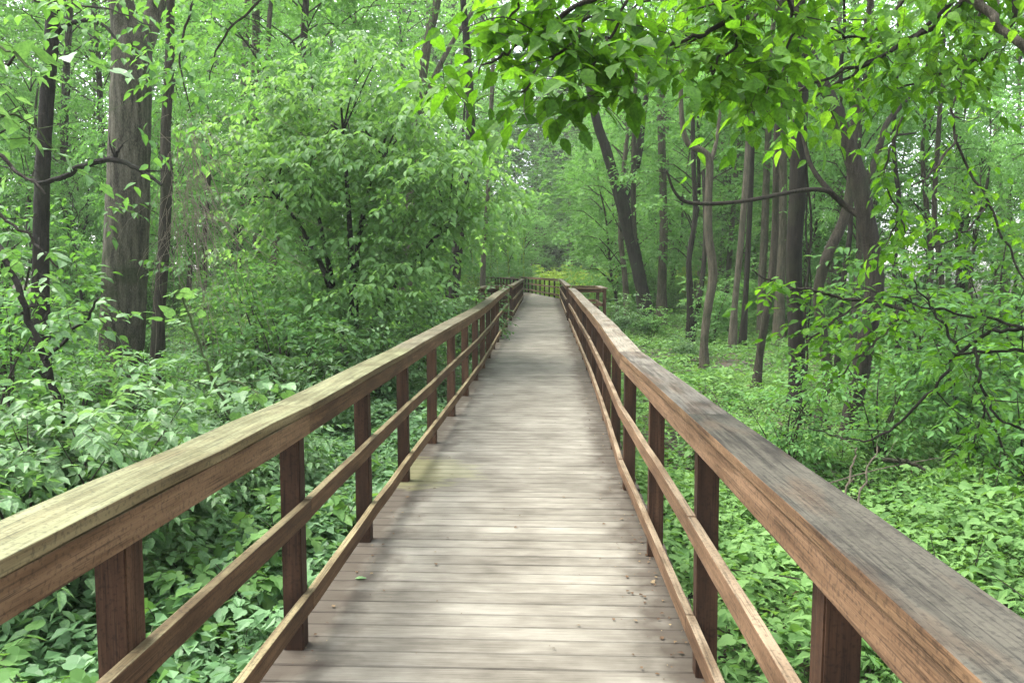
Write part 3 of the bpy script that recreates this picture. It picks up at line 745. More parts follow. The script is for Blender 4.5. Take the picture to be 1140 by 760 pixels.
def bush(h, w, n_clump, leaf, matl, tpl='far', nstem=5, per=14, length=.38, name='shrub', droop=.4, wid=1.0, nl=7, cat='shrub', low=.12):
    root = empty(name, (0, 0, -100), 0, 'shrub', cat)
    sm = MB(); fm = MB(); C = []
    for s in range(nstem):
        a = rng.random() * 6.283; k = w * (.2 + .6 * rng.random())
        tip = np.array([math.cos(a) * k, math.sin(a) * k, h * (.6 + .4 * rng.random())])
        mid = tip * np.array([.35, .35, .55]) + rng.normal(0, .05, 3)
        tube(sm, [np.array([0, 0, -.05]) + rng.normal(0, .03, 3) * (1, 1, 0), mid, tip], [.009 * h, .006 * h, .002], 5, 4, .5, 0)
        for q in range(max(1, n_clump // nstem)):
            t = low + (1 - low) * rng.random()
            p = (mid * (t / .55) if t < .55 else mid + (tip - mid) * ((t - .55) / .45))
            C.append(p + rnd_dir(1, -.3, .5)[0] * w * .45 * rng.random())
    clump_cloud(fm, np.array(C), min(w, h) * .26, per, leaf, tpl, nl, length, droop, 0, 1, .7, wid)
    sm.obj('stems', [TWIG], root)
    fm.obj('foliage', [matl, GREEN_STEM], root)
    return root

PT = [wood_tree(11, 2.6, 46, .3, BARK_GREY), wood_tree(9, 2.3, 40, -.4, BARK_DARK), wood_tree(12.5, 3.0, 56, .1, BARK_PALE, low=.2), wood_tree(7, 2.0, 34, .5, BARK_GREY, low=.18)]
AS = [wood_tree(7.5, 1.9, 40, .4, BARK_GREY, .13, .22), wood_tree(6.2, 1.7, 36, -.5, BARK_DARK, .12, .2), wood_tree(9, 2.2, 46, .2, BARK_GREY, .13, .3)]
for t_ in AS:
    t_['label'] = 'sapling'; t_.name = 'slim_sapling'
    t_.children[0].scale = (.6, .6, 1)
TT = [wood_tree(19, 4.2, 95, .2, BARK_GREY, .20, .3, 8), wood_tree(23, 4.8, 110, -.15, BARK_PALE, .21, .35, 8)]
for t_ in TT: t_.name = 'tall_forest_tree'
used = set()
def put(proto, loc, rz, sc, label, group):
    if id(proto) not in used:
        used.add(id(proto))
        proto.location = [float(v) for v in loc]; proto.rotation_euler = (0, 0, rz); proto.scale = (sc,) * 3
        proto['label'] = label; proto['group'] = group
        return proto
    return copy_tree(proto, loc, rz, sc, label, group)

far_right = 'slim leafy forest tree standing deep in the wood right of the boardwalk'
far_left = 'slim leafy forest tree standing deep in the wood left of the boardwalk'
far_end = 'leafy tree closing the view beyond the bend of the boardwalk'
def scatter_trees(n, xr, yr, label, group, kinds, keep=2.6, seed=1):
    r = np.random.default_rng(seed); pts = []
    tries = 0
    while len(pts) < n and tries < 4000:
        tries += 1
        y = yr[0] + (yr[1] - yr[0]) * r.random(); x = xr[0] + (xr[1] - xr[0]) * r.random()
        cx = -.25 if y < 46 else -.25 - (y - 46) * .17
        if abs(x - cx) < 2.4: continue
        if -17 < x < 5 and 52 < y < 88: continue      # the sunny opening at the bend
        if any((x - a) ** 2 + (y - b) ** 2 < keep ** 2 for a, b in pts): continue
        pts.append((x, y))
    for x, y in pts:
        put((AS if 'sapling' in label else TT if 'tall' in label else PT)[kinds[r.integers(len(kinds))]], (x, y, float(ground_z(x, y)) - .05), r.random() * 6.283, .85 + .4 * r.random(), label, group)
scatter_trees(17, (7, 36), (32, 60), 'tall thin forest tree with high pale crown in the right wood', 'tall trees of the right wood', [0, 1, 0], 4.0, 31)
scatter_trees(20, (-36, -6), (24, 58), 'tall thin forest tree with high pale crown in the left wood', 'tall trees of the left wood', [0, 1, 0], 4.0, 32)
scatter_trees(16, (-24, 22), (58, 92), 'tall tree with high pale crown rising beyond the bend', 'tall trees beyond the bend', [0, 1, 1], 4.5, 33)
for _x, _y, _s in ((-4.5, 90, 1.05), (-9.5, 93, 1.1), (-1.0, 95, 1.1), (-6.8, 98, 1.2), (3.0, 91, 1.0)):
    put(TT[1], (_x, _y, float(ground_z(_x, _y)) - .05), _x * 1.7, _s, 'tall tree with high pale crown rising beyond the bend', 'tall trees beyond the bend')
scatter_trees(44, (3.5, 34), (25, 62), far_right, 'trees deep in the right wood', [0, 1, 2, 3], 2.6, 1)
scatter_trees(36, (-34, -4), (24, 62), far_left, 'trees deep in the left wood', [0, 2, 3, 1], 2.8, 2)
scatter_trees(46, (-24, 22), (62, 98), far_end, 'trees beyond the bend', [0, 2, 2, 3], 3.0, 3)

scatter_trees(26, (-22, -4.5), (15, 34), 'slim leafy sapling rising among the left thicket', 'saplings in the left thicket', [0, 1, 2], 1.9, 21)
scatter_trees(22, (8, 24), (17, 34), 'slim leafy sapling rising between the trunks of the right wood', 'saplings in the right wood', [0, 1, 2], 2.0, 22)
YS = wood_tree(8, 2.2, 50, .3, BARK_GREY, .15, .12, 14); YS.name = 'sunlit_sapling'
YS.children[1].data.materials[0] = LEAF_YEL
_r = np.random.default_rng(77)
for _i in range(15):
    _y = 60 + _i * 1.9; _x = -.25 - (_y - 46) * .17 + (3.0 if _i % 2 else -3.2) + _r.normal(0, 1.2) - (_i % 3)
    put(YS, (_x, _y, float(ground_z(_x, _y)) - .05), _r.random() * 6.28, .9 + .5 * _r.random(), 'yellow green sunlit sapling in the opening past the bend', 'saplings in the sunny opening')
# shrubs
SH_COOL = bush(2.2, 1.3, 40, .095, LEAF_THICK, 'far', 7, 12)
SH_MID = bush(1.6, 1.1, 32, .085, LEAF_MID, 'far', 7, 12)
SH_TALL = bush(3.4, 1.5, 60, .10, LEAF_MID, 'far', 8, 12, name='sapling', cat='sapling', low=.25)
SH_FAR = bush(2.6, 1.8, 46, .13, LEAF_FAR, 'far', 6, 10)

def scatter_bush(n, xr, yr, label, group, protos, keep=1.4, seed=1, smin=.7, smax=1.2, clear=2.3):
    r = np.random.default_rng(seed); pts = []; tries = 0
    while len(pts) < n and tries < 6000:
        tries += 1
        y = yr[0] + (yr[1] - yr[0]) * r.random(); x = xr[0] + (xr[1] - xr[0]) * r.random()
        cx = -.25 if y < 46 else -.25 - (y - 46) * .17
        if abs(x - cx) < clear: continue
        if any((x - a) ** 2 + (y - b) ** 2 < keep ** 2 for a, b in pts): continue
        pts.append((x, y))
    for x, y in pts:
        put(protos[r.integers(len(protos))], (x, y, float(ground_z(x, y)) - .03), r.random() * 6.283, smin + (smax - smin) * r.random(), label, group)
scatter_bush(46, (-20, -2.6), (16, 46), 'green understory shrub in the thicket left of the boardwalk', 'shrubs in the left thicket', [SH_COOL, SH_MID, SH_TALL, SH_FAR], 1.4, 11)
scatter_bush(75, (3.2, 34), (25, 52), 'light green shrub on the floor of the right wood', 'shrubs in the right wood', [SH_MID, SH_FAR, SH_FAR, SH_TALL], 1.6, 12, .5, 1.05)
SH_YEL = bush(2.8, 2.0, 50, .14, LEAF_YEL, 'far', 6, 10)
scatter_bush(60, (-18, 16), (50, 88), 'bright sunlit bush on the far bank round the bend', 'bushes round the bend', [SH_YEL, SH_YEL, SH_FAR], 1.8, 13, .8, 1.4)

# the far-off wood that reads as one green mass
def far_wood():
    mb = MB()
    n = 4200
    a = np.linspace(-.85, .85, n) + rng.normal(0, .02, n)
    rr = 100 + rng.random(n) * 22
    h = rng.random(n) ** 1.05 * 42
    a[n // 2:] *= .35; h[n // 2:] *= .8
    C = np.stack([np.sin(a) * rr, np.cos(a) * rr, ground_z(np.sin(a) * rr, np.cos(a) * rr) + h], 1)
    clump_cloud(mb, C, 2.4, 22, .6, 'far', 6, 1.4, .35, 0, None)
    tag(mb.obj('distant_foliage', [LEAF_DEEP]), 'far off mass of green leaves closing the wood', 'distant wood', kind='stuff')
far_wood()

# ------------------------------------------------------------------ the left thicket
def thicket_tree():
    """broad understory tree whose drooping leaves fill the middle left"""
    d = 15.0
    base = gpt(395, d)
    root = empty('understory_tree', base, 0, 'broad understory tree with drooping dark green leaves left of the boardwalk', 'tree')
    tm = MB(); fm = MB()
    ctr = [(400, 130, 95), (340, 150, 85), (450, 130, 85), (390, 95, 70), (300, 180, 60), (480, 190, 55), (430, 200, 75), (350, 215, 80), (470, 240, 50), (400, 255, 70), (320, 250, 50), (420, 300, 55), (360, 320, 45), (310, 120, 50), (500, 215, 35), (455, 300, 40), (380, 170, 80), (290, 300, 40), (430, 270, 50), (310, 210, 55), (480, 260, 40), (470, 150, 60), (330, 110, 55), (515, 205, 38), (530, 250, 28), (505, 165, 45), (545, 215, 20), (270, 150, 50), (395, 335, 60), (335, 325, 55), (450, 320, 45), (290, 340, 40)]
    C = []
    for px, py, rp in ctr:
        m = int(rp * .17)
        for _ in range(m):
            a = rng.random() * 6.283; q = rp * math.sqrt(rng.random())
            C.append(at(px + math.cos(a) * q, py + math.sin(a) * q * .85, d + rng.normal(0, .9)) - base)
    C = np.array(C)
    sel = C[rng.permutation(len(C))[:40]]
    for px, py in ((345, 195), (505, 240), (430, 150), (380, 120), (300, 200)):
        e = at(px, py, d + rng.normal(0, .4)) - base
        m = e * np.array([.35, .35, .55]) + rng.normal(0, .1, 3)
        tube(tm, [(rng.normal(0, .12), rng.normal(0, .1), -.05), m, e], [.075, .055, .02], 8, 5, .5, 0)
        for c in sel[np.argsort(np.linalg.norm(sel - e, axis=1))[:6]]:
            tube(tm, [e * .92, (e + c) / 2 + rng.normal(0, .08, 3), c], [.02, .013, .005], 5, 3, .5, 0)
    clump_cloud(fm, C, .48, 8, .15, 'mid', 7, .46, .75, 0, 1, .32, 1.1, .28)
    tm.obj('trunk', [BARK_DARK], root); fm.obj('crown', [LEAF_THICK, TWIG], root)
thicket_tree()

NB = [bush(1.5, .9, 30, .10, LEAF_COOL, 'mid', 7, 9, .34), bush(1.1, .8, 26, .12, LEAF_COOL, 'heart', 6, 7, .3, wid=.85), bush(1.9, 1.0, 34, .095, LEAF_MID, 'mid', 7, 9, .36)]
near_left = [
    (20, 4.9, 0, 1.1, 'cool green shrub at the lower left edge, just beyond the railing'),
    (110, 5.4, 0, 1.05, 'cool green shrub rising behind the nearest bay of the left railing'),
    (170, 6.2, 1, 1.1, 'heart leaved shrub before the vine, left of its stem'),
    (60, 5.6, 1, 1.3, 'heart leaved shrub left of the one behind the nearest left railing bay'),
    (285, 7.6, 0, .9, 'small shrub right of the pale climbing vine'),
    (235, 7.0, 0, .82, 'small shrub at the foot of the pale climbing vine'),  # px, depth, proto, scale, label
    (-60, 5.2, 1, .85, 'broad leaved bush at the left edge of the photo, nearest above the railing'),
    (30, 6.4, 0, 1.15, 'leafy shrub in front of the dark trunk at the left edge'),
    (95, 6.8, 1, 1.0, 'heart leaved shrub at the foot of the biggest tree'),
    (150, 8.6, 0, .72, 'small leaved shrub right before the biggest tree trunk'),
    (215, 8.0, 1, .8, 'pale broad leaved shrub right of the biggest tree'),
    (262, 9.6, 0, .75, 'shrub behind the left railing where its cap first rises, under the dry vines'),
    (-20, 8.5, 2, 1.3, 'tall green shrub behind the leftmost bush'),
    (75, 9.5, 2, .9, 'tall shrub between the dark trunk and the biggest tree'),
    (330, 11.0, 0, 1.15, 'rounded cool green shrub below the understory tree, left half'),
    (390, 12.5, 2, 1.0, 'rounded shrub below the understory tree, right half'),
    (440, 14.5, 0, 1.2, 'shrub behind the left railing midway to the bay'),
    (475, 17.5, 2, 1.1, 'shrub at the foot of the dark trunk before the left bay'),
    (290, 13.5, 2, 1.5, 'bright shrub between the dry vines and the understory tree'),
    (350, 13.5, 2, 1.15, 'shrub filling the gap under the understory tree, before its stems'),
    (415, 13.0, 0, 1.25, 'dense shrub under the right side of the understory tree'),
    (310, 12.0, 2, 1.2, 'loose light shrub under the left side of the understory tree'),
    (250, 12.5, 0, 1.1, 'dense shrub behind the dry vines'),
    (190, 11.0, 2, .75, 'shrub at the right foot of the biggest tree'),
    (110, 12.0, 2, .8, 'shrub at the left foot of the biggest tree'),
    (520, 20.0, 0, 1.3, 'shrub just outside the left bay railing'),
    (10, 12.5, 2, 1.9, 'tall leafy shrub far left behind the dark trunk'),
]
for px, d, k, sc, lab in near_left:
    p = gpt(px, d); put(NB[k], p, rng.random() * 6.28, sc, lab, 'shrubs along the left railing')
near_right = [
    (880, 9.0, 2, .75, 'small bright sapling before the vine-hung tree'),
    (985, 9.5, 2, .85, 'bright sapling right of the thick curved tree'),
    (1080, 10.0, 2, 1.25, 'tall bright shrub at the right edge behind the bare branch'),
    (1150, 8.5, 2, 1.2, 'shrub at the right edge of the photo'),
    (1030, 13.0, 2, 1.6, 'tall bush filling the right wood behind the bare branch'),
    (1120, 15.0, 2, 2.0, 'tallest bush at the right edge, far behind the bare branch'),
    (690, 27, 0, 1.1, 'shrub beside the outer corner of the right bay'),
    (660, 33, 2, 1.2, 'shrub behind the right bay railing'),
    (765, 21, 0, .6, 'low shrub at the feet of the crooked pale tree'),
]
for px, d, k, sc, lab in near_right:
    p = gpt(px, d); put(NB[k], p, rng.random() * 6.28, sc, lab, 'shrubs in the right undergrowth')

# dry vines beside the biggest tree
def dry_vines():
    base = gpt(235, 11.5)
    root = empty('dry_vine_tangle', base, 0, 'tangle of beige dry vines hanging right of the biggest tree', 'vines')
    mb = MB()
    for i in range(120):
        p = np.array([rng.normal(212, 14), rng.uniform(120, 260)]); d = 11.5 + rng.normal(0, .4)
        pts = []
        step = np.array([rng.normal(4, 7), rng.uniform(14, 30)])
        for q in range(int(rng.integers(4, 9))):
            pts.append(at(p[0], min(p[1], 445), d) - base)
            step = step * .7 + np.array([rng.normal(1.5, 8), rng.normal(6, 9)]); p = p + step; d += rng.normal(0, .1)
        tube(mb, pts, np.linspace(.0045, .002, len(pts)), 4, 3, rng.random(), 0)
    mb.obj('vines', [STALK], root)
dry_vines()

# ------------------------------------------------------------------ ground cover
def ground_cover():
    mb = MB()
    def field(n, xr, yr, leaf, hmin, hmax, tpl, clear=1.42, nl=5, val_c=.5, clumpy=.5, mat=None):
        mat = (1 if xr[1] < 0 else 0) if mat is None else mat
        y = yr[0] + (yr[1] - yr[0]) * rng.random(n) ** 1.2
        x = xr[0] + (xr[1] - xr[0]) * rng.random(n)
        cx = -.25 + np.where(y > 46, -(y - 46) * .17, 0)
        ext = np.where((y > 23) & (y < 27), .9, 0)
        ok = np.abs(x - cx) > clear + ext - .25
        # open patches
        nz = np.sin(x * 1.1 + 2 * np.sin(y * .6)) * np.cos(y * .9 + x * .3)
        ok &= rng.random(n) < (1 - clumpy * (nz < -.45))
        # thin out what no one could see
        x, y, nz = x[ok], y[ok], nz[ok]
        n = len(x)
        h = (hmin + (hmax - hmin) * rng.random(n)) * (1 + .25 * nz)
        P = np.stack([x, y, ground_z(x, y) + h], 1)
        pv = np.clip(val_c + .26 * nz + rng.normal(0, .24, n), 0, 1)
        a0 = rng.random(n) * 6.283
        wv = np.where(np.sin(x * 2.1 + y * 1.7) > .2, 1.25, .8) if tpl != 'heart' else .9
        for k in range(nl):
            a = a0 + k * 6.283 / nl + rng.normal(0, .25, n)
            D = np.stack([np.cos(a), np.sin(a), -.18 + rng.normal(0, .25, n)], 1)
            Nn = np.array([0, 0, 1.0]) + rng.normal(0, .34, (n, 3))
            Ln = leaf * (.7 + .6 * rng.random(n))
            q = P + np.stack([np.cos(a), np.sin(a), np.zeros(n)], 1) * (.012 + .03 * rng.random(n))[:, None]
            q[:, 2] += rng.normal(0, .02, n)
            put_leaves(mb, q, D, Nn, Ln, tpl, np.clip(pv + rng.normal(0, .16, n), 0, 1), mat, wv)
    field(17000, (.9, 9), (1.0, 9), .058, .05, .30, 'mid', val_c=.72, clumpy=.35)
    field(3000, (.9, 9), (1.0, 9), .10, .10, .36, 'heart', val_c=.75, nl=3, clumpy=.8)
    field(17000, (.9, 13), (6, 18), .075, .04, .32, 'far', val_c=.6, clumpy=.12)
    field(22000, (.9, 28), (14, 46), .125, .04, .42, 'far', nl=5, clumpy=.08)
    field(13000, (-7.5, -1.2), (1.0, 9), .068, .05, .40, 'mid', val_c=.45, clumpy=.6)
    field(3500, (-7.5, -1.2), (1.0, 9), .105, .12, .46, 'heart', val_c=.6, nl=3, clumpy=.7)
    field(14000, (-12, -1.2), (6, 18), .09, .05, .5, 'far', val_c=.5)
    field(12000, (-24, -1.2), (16, 46), .14, .05, .6, 'far', nl=5)
    field(7000, (-24, 24), (44, 90), .22, .05, .7, 'far', nl=5)
    field(5000, (.9, 10), (1.0, 12), .10, .12, .42, 'far', val_c=.8, nl=6, clumpy=.9)
    field(5000, (-9, -1.2), (1.0, 12), .11, .15, .5, 'far', val_c=.7, nl=6, clumpy=.9)
    tag(mb.obj('ground_cover', [LEAF_LOW, LEAF_COOL2]), 'carpet of low green leafy plants covering the forest floor', 'ground cover', kind='stuff')
ground_cover()

def floor_litter():
    mb = MB()
    n = 6000
    y = 1 + 22 * rng.random(n) ** 1.2; x = rng.uniform(-9, 9, n)
    ok = np.abs(x + .25) > 1.15; x, y = x[ok], y[ok]; n = len(x)
    P = np.stack([x, y, ground_z(x, y) + .03 + .16 * rng.random(n) ** 2], 1)
    a = rng.random(n) * 6.283
    put_leaves(mb, P, np.stack([np.cos(a), np.sin(a), rng.normal(0, .3, n)], 1), np.array([0, 0, 1.0]) + rng.normal(0, .5, (n, 3)), .04 + .06 * rng.random(n), 'mid', rng.random(n), 0)
    for i in range(260):
        y = 1.5 + 16 * rng.random(); x = rng.choice([-1, 1]) * (1.5 + 7 * rng.random()) - .25
        L = .4 + 1.4 * rng.random(); a = rng.random() * 6.283; e = rng.normal(.06, .12)
        p0 = np.array([x, y, float(ground_z(x, y)) + .06 + .2 * rng.random()]); d = np.array([math.cos(a), math.sin(a), e])
        if abs(p0[0] + d[0] * L + .25) < 1.3: continue
        r0 = .003 + .008 * rng.random()
        tube(mb, [p0, p0 + d * L * .5 + rng.normal(0, .05, 3), p0 + d * L + rng.normal(0, .06, 3)], [r0, r0 * .8, r0 * .3], 5, 3, .5, int(rng.integers(1, 3)))
    tag(mb.obj('forest_litter', [DRY_LEAF, TWIG, STALK]), 'dead leaves and thin sticks lying among the low plants', 'leaf litter', kind='stuff')
floor_litter()

# taller leafy herbs close to the walk, each a plant
HB = [bush(.62, .34, 9, .10, LEAF_LOW, 'mid', 3, 4, .2, 'leafy_herb', wid=1.2, nl=5, cat='plant'), bush(.7, .4, 12, .095, LEAF_LOW, 'heart', 4, 4, .2, 'leafy_herb', wid=.9, nl=4, cat='plant')]
def herbs(n, xr, yr, label, group, seed, ks):
    r = np.random.default_rng(seed); pts = []; tries = 0
    while len(pts) < n and tries < 3000:
        tries += 1
        x = xr[0] + (xr[1] - xr[0]) * r.random(); y = yr[0] + (yr[1] - yr[0]) * r.random()
        if any((x - a) ** 2 + (y - b) ** 2 < .35 ** 2 for a, b in pts): continue
        pts.append((x, y))
        put(HB[ks[r.integers(len(ks))]], (x, y, float(ground_z(x, y)) - .02), r.random() * 6.28, .7 + .5 * r.random(), label, group)
herbs(60, (-4.6, -1.75), (1.6, 9), 'leafy green herb growing outside the left railing', 'herbs along the left railing', 5, [0, 1, 1])
herbs(40, (1.4, 6.0), (1.6, 10), 'light green herb standing among the low plants outside the right railing', 'herbs along the right railing', 6, [0, 0, 1])

# ------------------------------------------------------------------ overhanging boughs, near the camera
def bough(name, label, stems, leaf_mat_, leaf, tpl, nsp, length, nl=5, droop=.6, wid=1.0, spread=.14, cat='branch', bark=TWIG, tipbias=0.0, group=None, crook=1.0, twigs=3):
    """stems: list of (pixel pts, widths px, depth0, depth1); leaves grow on sprays along the stems"""
    b0 = at(*stems[0][0][0], stems[0][2])
    root = empty(name, b0, 0, label, cat, group)
    wm = MB(); fm = MB(); O = []; D = []
    for pts, wd, d0, d1 in stems:
        n = len(pts)
        Q = [at(px, py, d0 + (d1 - d0) * i / (n - 1)) - b0 for i, (px, py) in enumerate(pts)]
        r = [w * (d0 + (d1 - d0) * i / (n - 1)) / F / 2 for i, w in enumerate(wd)]
        C, rr = smooth_path(Q, r, 5)
        jig = rng.normal(0, 1, C.shape) * .010 * crook; jig[0] = 0
        C = C + jig; rr = rr * (1 + .18 * rng.random(len(rr)))
        tube(wm, C, rr, 6, 2, .5, 0, .1)
        for _ in range(twigs):
            i0 = int(rng.integers(1, len(C) - 1)); dirn = rnd_dir(1, -.5, .7)[0] + unit(C[i0] - C[i0 - 1]) * .6
            ln = .12 + .28 * rng.random()
            k1 = C[i0] + dirn * ln * .5 + rng.normal(0, .02, 3); k2 = k1 + dirn * ln * .5 + rng.normal(0, .05, 3)
            tube(wm, [C[i0], k1, k2], [rr[i0] * .5, rr[i0] * .35, .0012], 4, 3, .5, 0)
        T = unit(np.gradient(C, axis=0))
        if nsp:
            t = rng.random(nsp) ** (1 - tipbias) * (len(C) - 1)
            i0 = np.minimum(t.astype(int), len(C) - 2); f = (t - i0)[:, None]
            p = C[i0] * (1 - f) + C[i0 + 1] * f
            dd = rnd_dir(nsp, -.5, .45) + T[i0] * .5
            O.append(p + rng.normal(0, spread, p.shape) * np.array([1, 1, .8])); D.append(dd)
            # bare twiglets carrying the sprays
    wm.obj('wood', [bark], root)
    if O:
        O = np.concatenate(O); D = np.concatenate(D)
        sprays(fm, O, D, length * (.6 + .7 * rng.random(len(O))), nl, leaf, tpl, droop, .4, None, 0, 1, .0022, wid)
        fm.obj('leaves', [leaf_mat_, TWIG], root)
    return root

bough('overhanging_branch', 'leafy bough hanging over the boardwalk at top centre, big pointed leaves', [
    ([(760, -90), (720, -35), (660, 0), (600, 35), (560, 60), (535, 80)], [9, 7, 5, 4, 3, 2], 4.0, 3.6),
    ([(660, 0), (640, 45), (605, 75), (580, 105)], [4, 3, 2.5, 2], 3.9, 3.5),
    ([(720, -35), (690, 20), (670, 60), (655, 85)], [4, 3, 2.5, 2], 3.9, 3.6),
    ([(700, -22), (640, -35), (595, -10), (565, 22), (545, 42)], [4, 3.5, 3, 2.5, 2], 3.95, 3.8)], LEAF_TOP, .112, 'near', 27, .26, 5, .38, 1.2, .11)
bough('overhanging_branch', 'leafy bough at the top right of centre, over the right railing', [
    ([(900, -90), (860, -40), (810, 20), (760, 45), (720, 65)], [9, 7, 5, 4, 2], 4.6, 4.2),
    ([(830, -5), (820, 45), (795, 75), (800, 95)], [4, 3, 2.5, 2], 4.5, 4.3),
    ([(861, -40), (790, -15), (730, -5), (690, 25)], [4, 3, 2.5, 2], 4.6, 4.8),
    ([(861, -40), (880, 0), (880, 40), (862, 80), (848, 110)], [4, 3.5, 3, 2.5, 2], 4.55, 4.6)], LEAF_TOP, .108, 'near', 42, .26, 5, .38, 1.2, .14)
bough('overhanging_branch', 'wide leafy bough across the top right corner with long thin twigs', [
    ([(1120, -70), (1095, -30), (1050, 20), (990, 58), (930, 85), (850, 118)], [7, 6, 5, 4, 3, 2], 5.8, 5.2),
    ([(1120, -70), (1080, -20), (1030, 30), (960, 75), (905, 110)], [6, 5, 4, 3, 2], 5.8, 5.5),
    ([(1120, -70), (1040, -40), (1000, 5), (960, 40), (920, 30)], [5, 5, 4, 3, 2], 5.8, 5.5),
    ([(1120, -70), (1130, 10), (1100, 60), (1050, 80), (1000, 100)], [5, 5, 4, 3, 2], 5.8, 5.6)], LEAF_TOP, .105, 'near', 55, .34, 5, .6, 1.05, .2)
bough('hanging_branch', 'long thin branch sloping down through the leaves at the right edge', [
    ([(1098, -20), (1076, 60), (1062, 120), (1068, 165), (1100, 225), (1128, 285), (1150, 340)], [3, 3, 2.5, 2.5, 2.5, 2, 1.5], 6.6, 6.4),
    ([(1065, 150), (1040, 190), (1010, 210)], [2.5, 2, 1.5], 6.5, 6.2),
    ([(1100, 225), (1070, 260), (1030, 275)], [2.5, 2, 1.5], 6.5, 6.2)], LEAF_TOP, .09, 'near', 17, .3, 5, .4, 1.05, .18)
bough('hanging_branch', 'thick pale branch crossing the top right corner', [
    ([(1060, -30), (1092, 8), (1120, 38), (1160, 75)], [9, 9, 8, 8], 5.4, 5.2)], LEAF_TOP, .10, 'near', 16, .3, 5, .6, 1.0, .2, bark=BARK_PALE)
bough('bare_branch', 'dark bare branch with forked twigs reaching in from the right edge', [
    ([(1175, 362), (1140, 366), (1098, 371), (1070, 393), (1040, 432), (1010, 462), (975, 488), (940, 488), (900, 476)], [4.32, 4.32, 3.96, 3.60, 3.24, 2.88, 2.16, 1.44, 1.08], 5.4, 6.4),
    ([(1165, 390), (1120, 391), (1070, 393), (1052, 392)], [3.60, 3.24, 2.88, 1.44], 5.5, 5.6),
    ([(1085, 386), (1090, 420), (1097, 445), (1116, 468), (1150, 482)], [3.24, 2.88, 2.88, 2.52, 2.16], 5.5, 5.3),
    ([(1072, 392), (1056, 372), (1036, 340), (1018, 312)], [2.88, 2.88, 2.16, 1.44], 5.6, 5.9),
    ([(1150, 372), (1110, 356), (1050, 346), (990, 330), (935, 312)], [3.24, 2.88, 2.16, 1.44, 0.86], 5.3, 6.2),
    ([(1097, 446), (1088, 480), (1072, 518)], [2.16, 1.80, 1.08], 5.4, 5.5)], LEAF_TOP, .085, 'near', 11, .28, 5, .4, 1.0, .1, bark=BARK_DARK, twigs=4, crook=.9)
bough('leafy_twig', 'sunny spray of leaves held out before the vine-hung tree', [
    ([(1010, 345), (960, 335), (910, 325), (868, 318), (838, 300)], [4, 3.5, 3, 2.5, 1.5], 7.4, 6.8),
    ([(960, 335), (930, 355), (900, 380), (880, 400)], [3, 2.5, 2, 1.5], 7.2, 7.0),
    ([(1000, 345), (985, 370), (960, 395), (930, 420)], [3, 2.5, 2, 1.5], 7.3, 7.0)], LEAF_TOP, .10, 'near', 26, .32, 5, .35, 1.05, .10)
bough('leafy_twig', 'pair of round leaf clusters hanging before the thick curved tree', [
    ([(1005, 130), (985, 190), (1000, 240), (1015, 262)], [2, 2, 2, 1.5], 6.0, 5.7),
    ([(1005, 235), (990, 265), (985, 275)], [1.5, 1.5, 1], 5.8, 5.7)], LEAF_TOP, .095, 'near', 10, .2, 4, .7, 1.2, .06)
bough('leafy_twig', 'leafy bough with pale leaves at the left edge above the railing', [
    ([(-110, 150), (-60, 150), (-20, 160), (20, 190), (50, 215)], [7, 6, 5, 4, 2], 4.4, 4.0),
    ([(-110, 150), (-50, 80), (0, 70), (30, 60)], [5, 4, 3, 2], 4.4, 4.2),
    ([(-110, 150), (-40, 230), (0, 240), (40, 270), (70, 300)], [5, 4, 3, 2.5, 2], 4.4, 4.3)], LEAF_COOL, .085, 'near', 8, .3, 5, .5, 1.15, .10)
bough('slanting_branch', 'dark slanting branch rising from the left undergrowth below the dark trunk', [
    ([(72, 470), (62, 440), (38, 370), (15, 310), (-5, 270)], [8, 7.5, 7, 6, 5], 6.2, 6.5),
    ([(50, 400), (90, 360), (110, 330)], [4, 3, 2], 6.3, 6.0)], LEAF_COOL, .10, 'near', 14, .3, 5, .5, 1.15, .10, bark=BARK_DARK)
bough('climbing_vine', 'pale broad leaved vine standing right of the biggest tree, above the left railing', [
    ([(262, 470), (240, 430), (222, 385), (205, 335), (200, 318)], [3, 3, 2.5, 2, 1.5], 6.2, 6.0),
    ([(240, 430), (265, 425), (290, 440)], [2, 2, 1.5], 6.2, 5.8)], LEAF_COOL, .12, 'heart', 9, .22, 3, .35, .95, .06, cat='vine', bark=GREEN_STEM, crook=.5)
bough('climbing_vine', 'pale broad leaved vine hanging in from the left edge', [
    ([(-60, 20), (-20, 40), (15, 60), (40, 80)], [3, 3, 2.5, 2], 3.6, 3.4),
    ([(-60, 20), (-40, 85), (-10, 120), (30, 135), (60, 165)], [3, 3, 3, 2, 1.5], 3.6, 4.0)], LEAF_COOL, .10, 'heart', 5, .2, 3, .4, .95, .07, cat='vine', bark=GREEN_STEM, crook=.5)
bough('dead_limb', 'dark dead limb crossing in front of the biggest tree', [
    ([(40, 205), (66, 198), (95, 184), (125, 178), (152, 188), (180, 206)], [5, 5.5, 6, 6, 5, 3], 11.0, 10.8),
    ([(125, 178), (131, 170), (136, 162)], [4, 3, 1.5], 10.9, 10.9)], LEAF_COOL, .1, 'far', 0, .3, bark=BARK_DARK, crook=.7)
bough('hanging_branch', 'bright leafy branches filling the top left above the biggest tree', [
    ([(160, -170), (20, -60), (40, 0), (110, 8), (170, 30)], [4, 3, 2.5, 2, 1], 8.6, 8.0),
    ([(160, -170), (230, -50), (210, 20), (200, 70), (215, 130)], [4, 3, 2.5, 2, 1], 8.6, 8.2),
    ([(160, -170), (330, -60), (290, 0), (250, 40), (232, 90)], [4, 3, 2.5, 2, 1], 8.6, 8.8)], LEAF_MID, .12, 'mid', 55, .45, 6, .5, 1.0, .35)

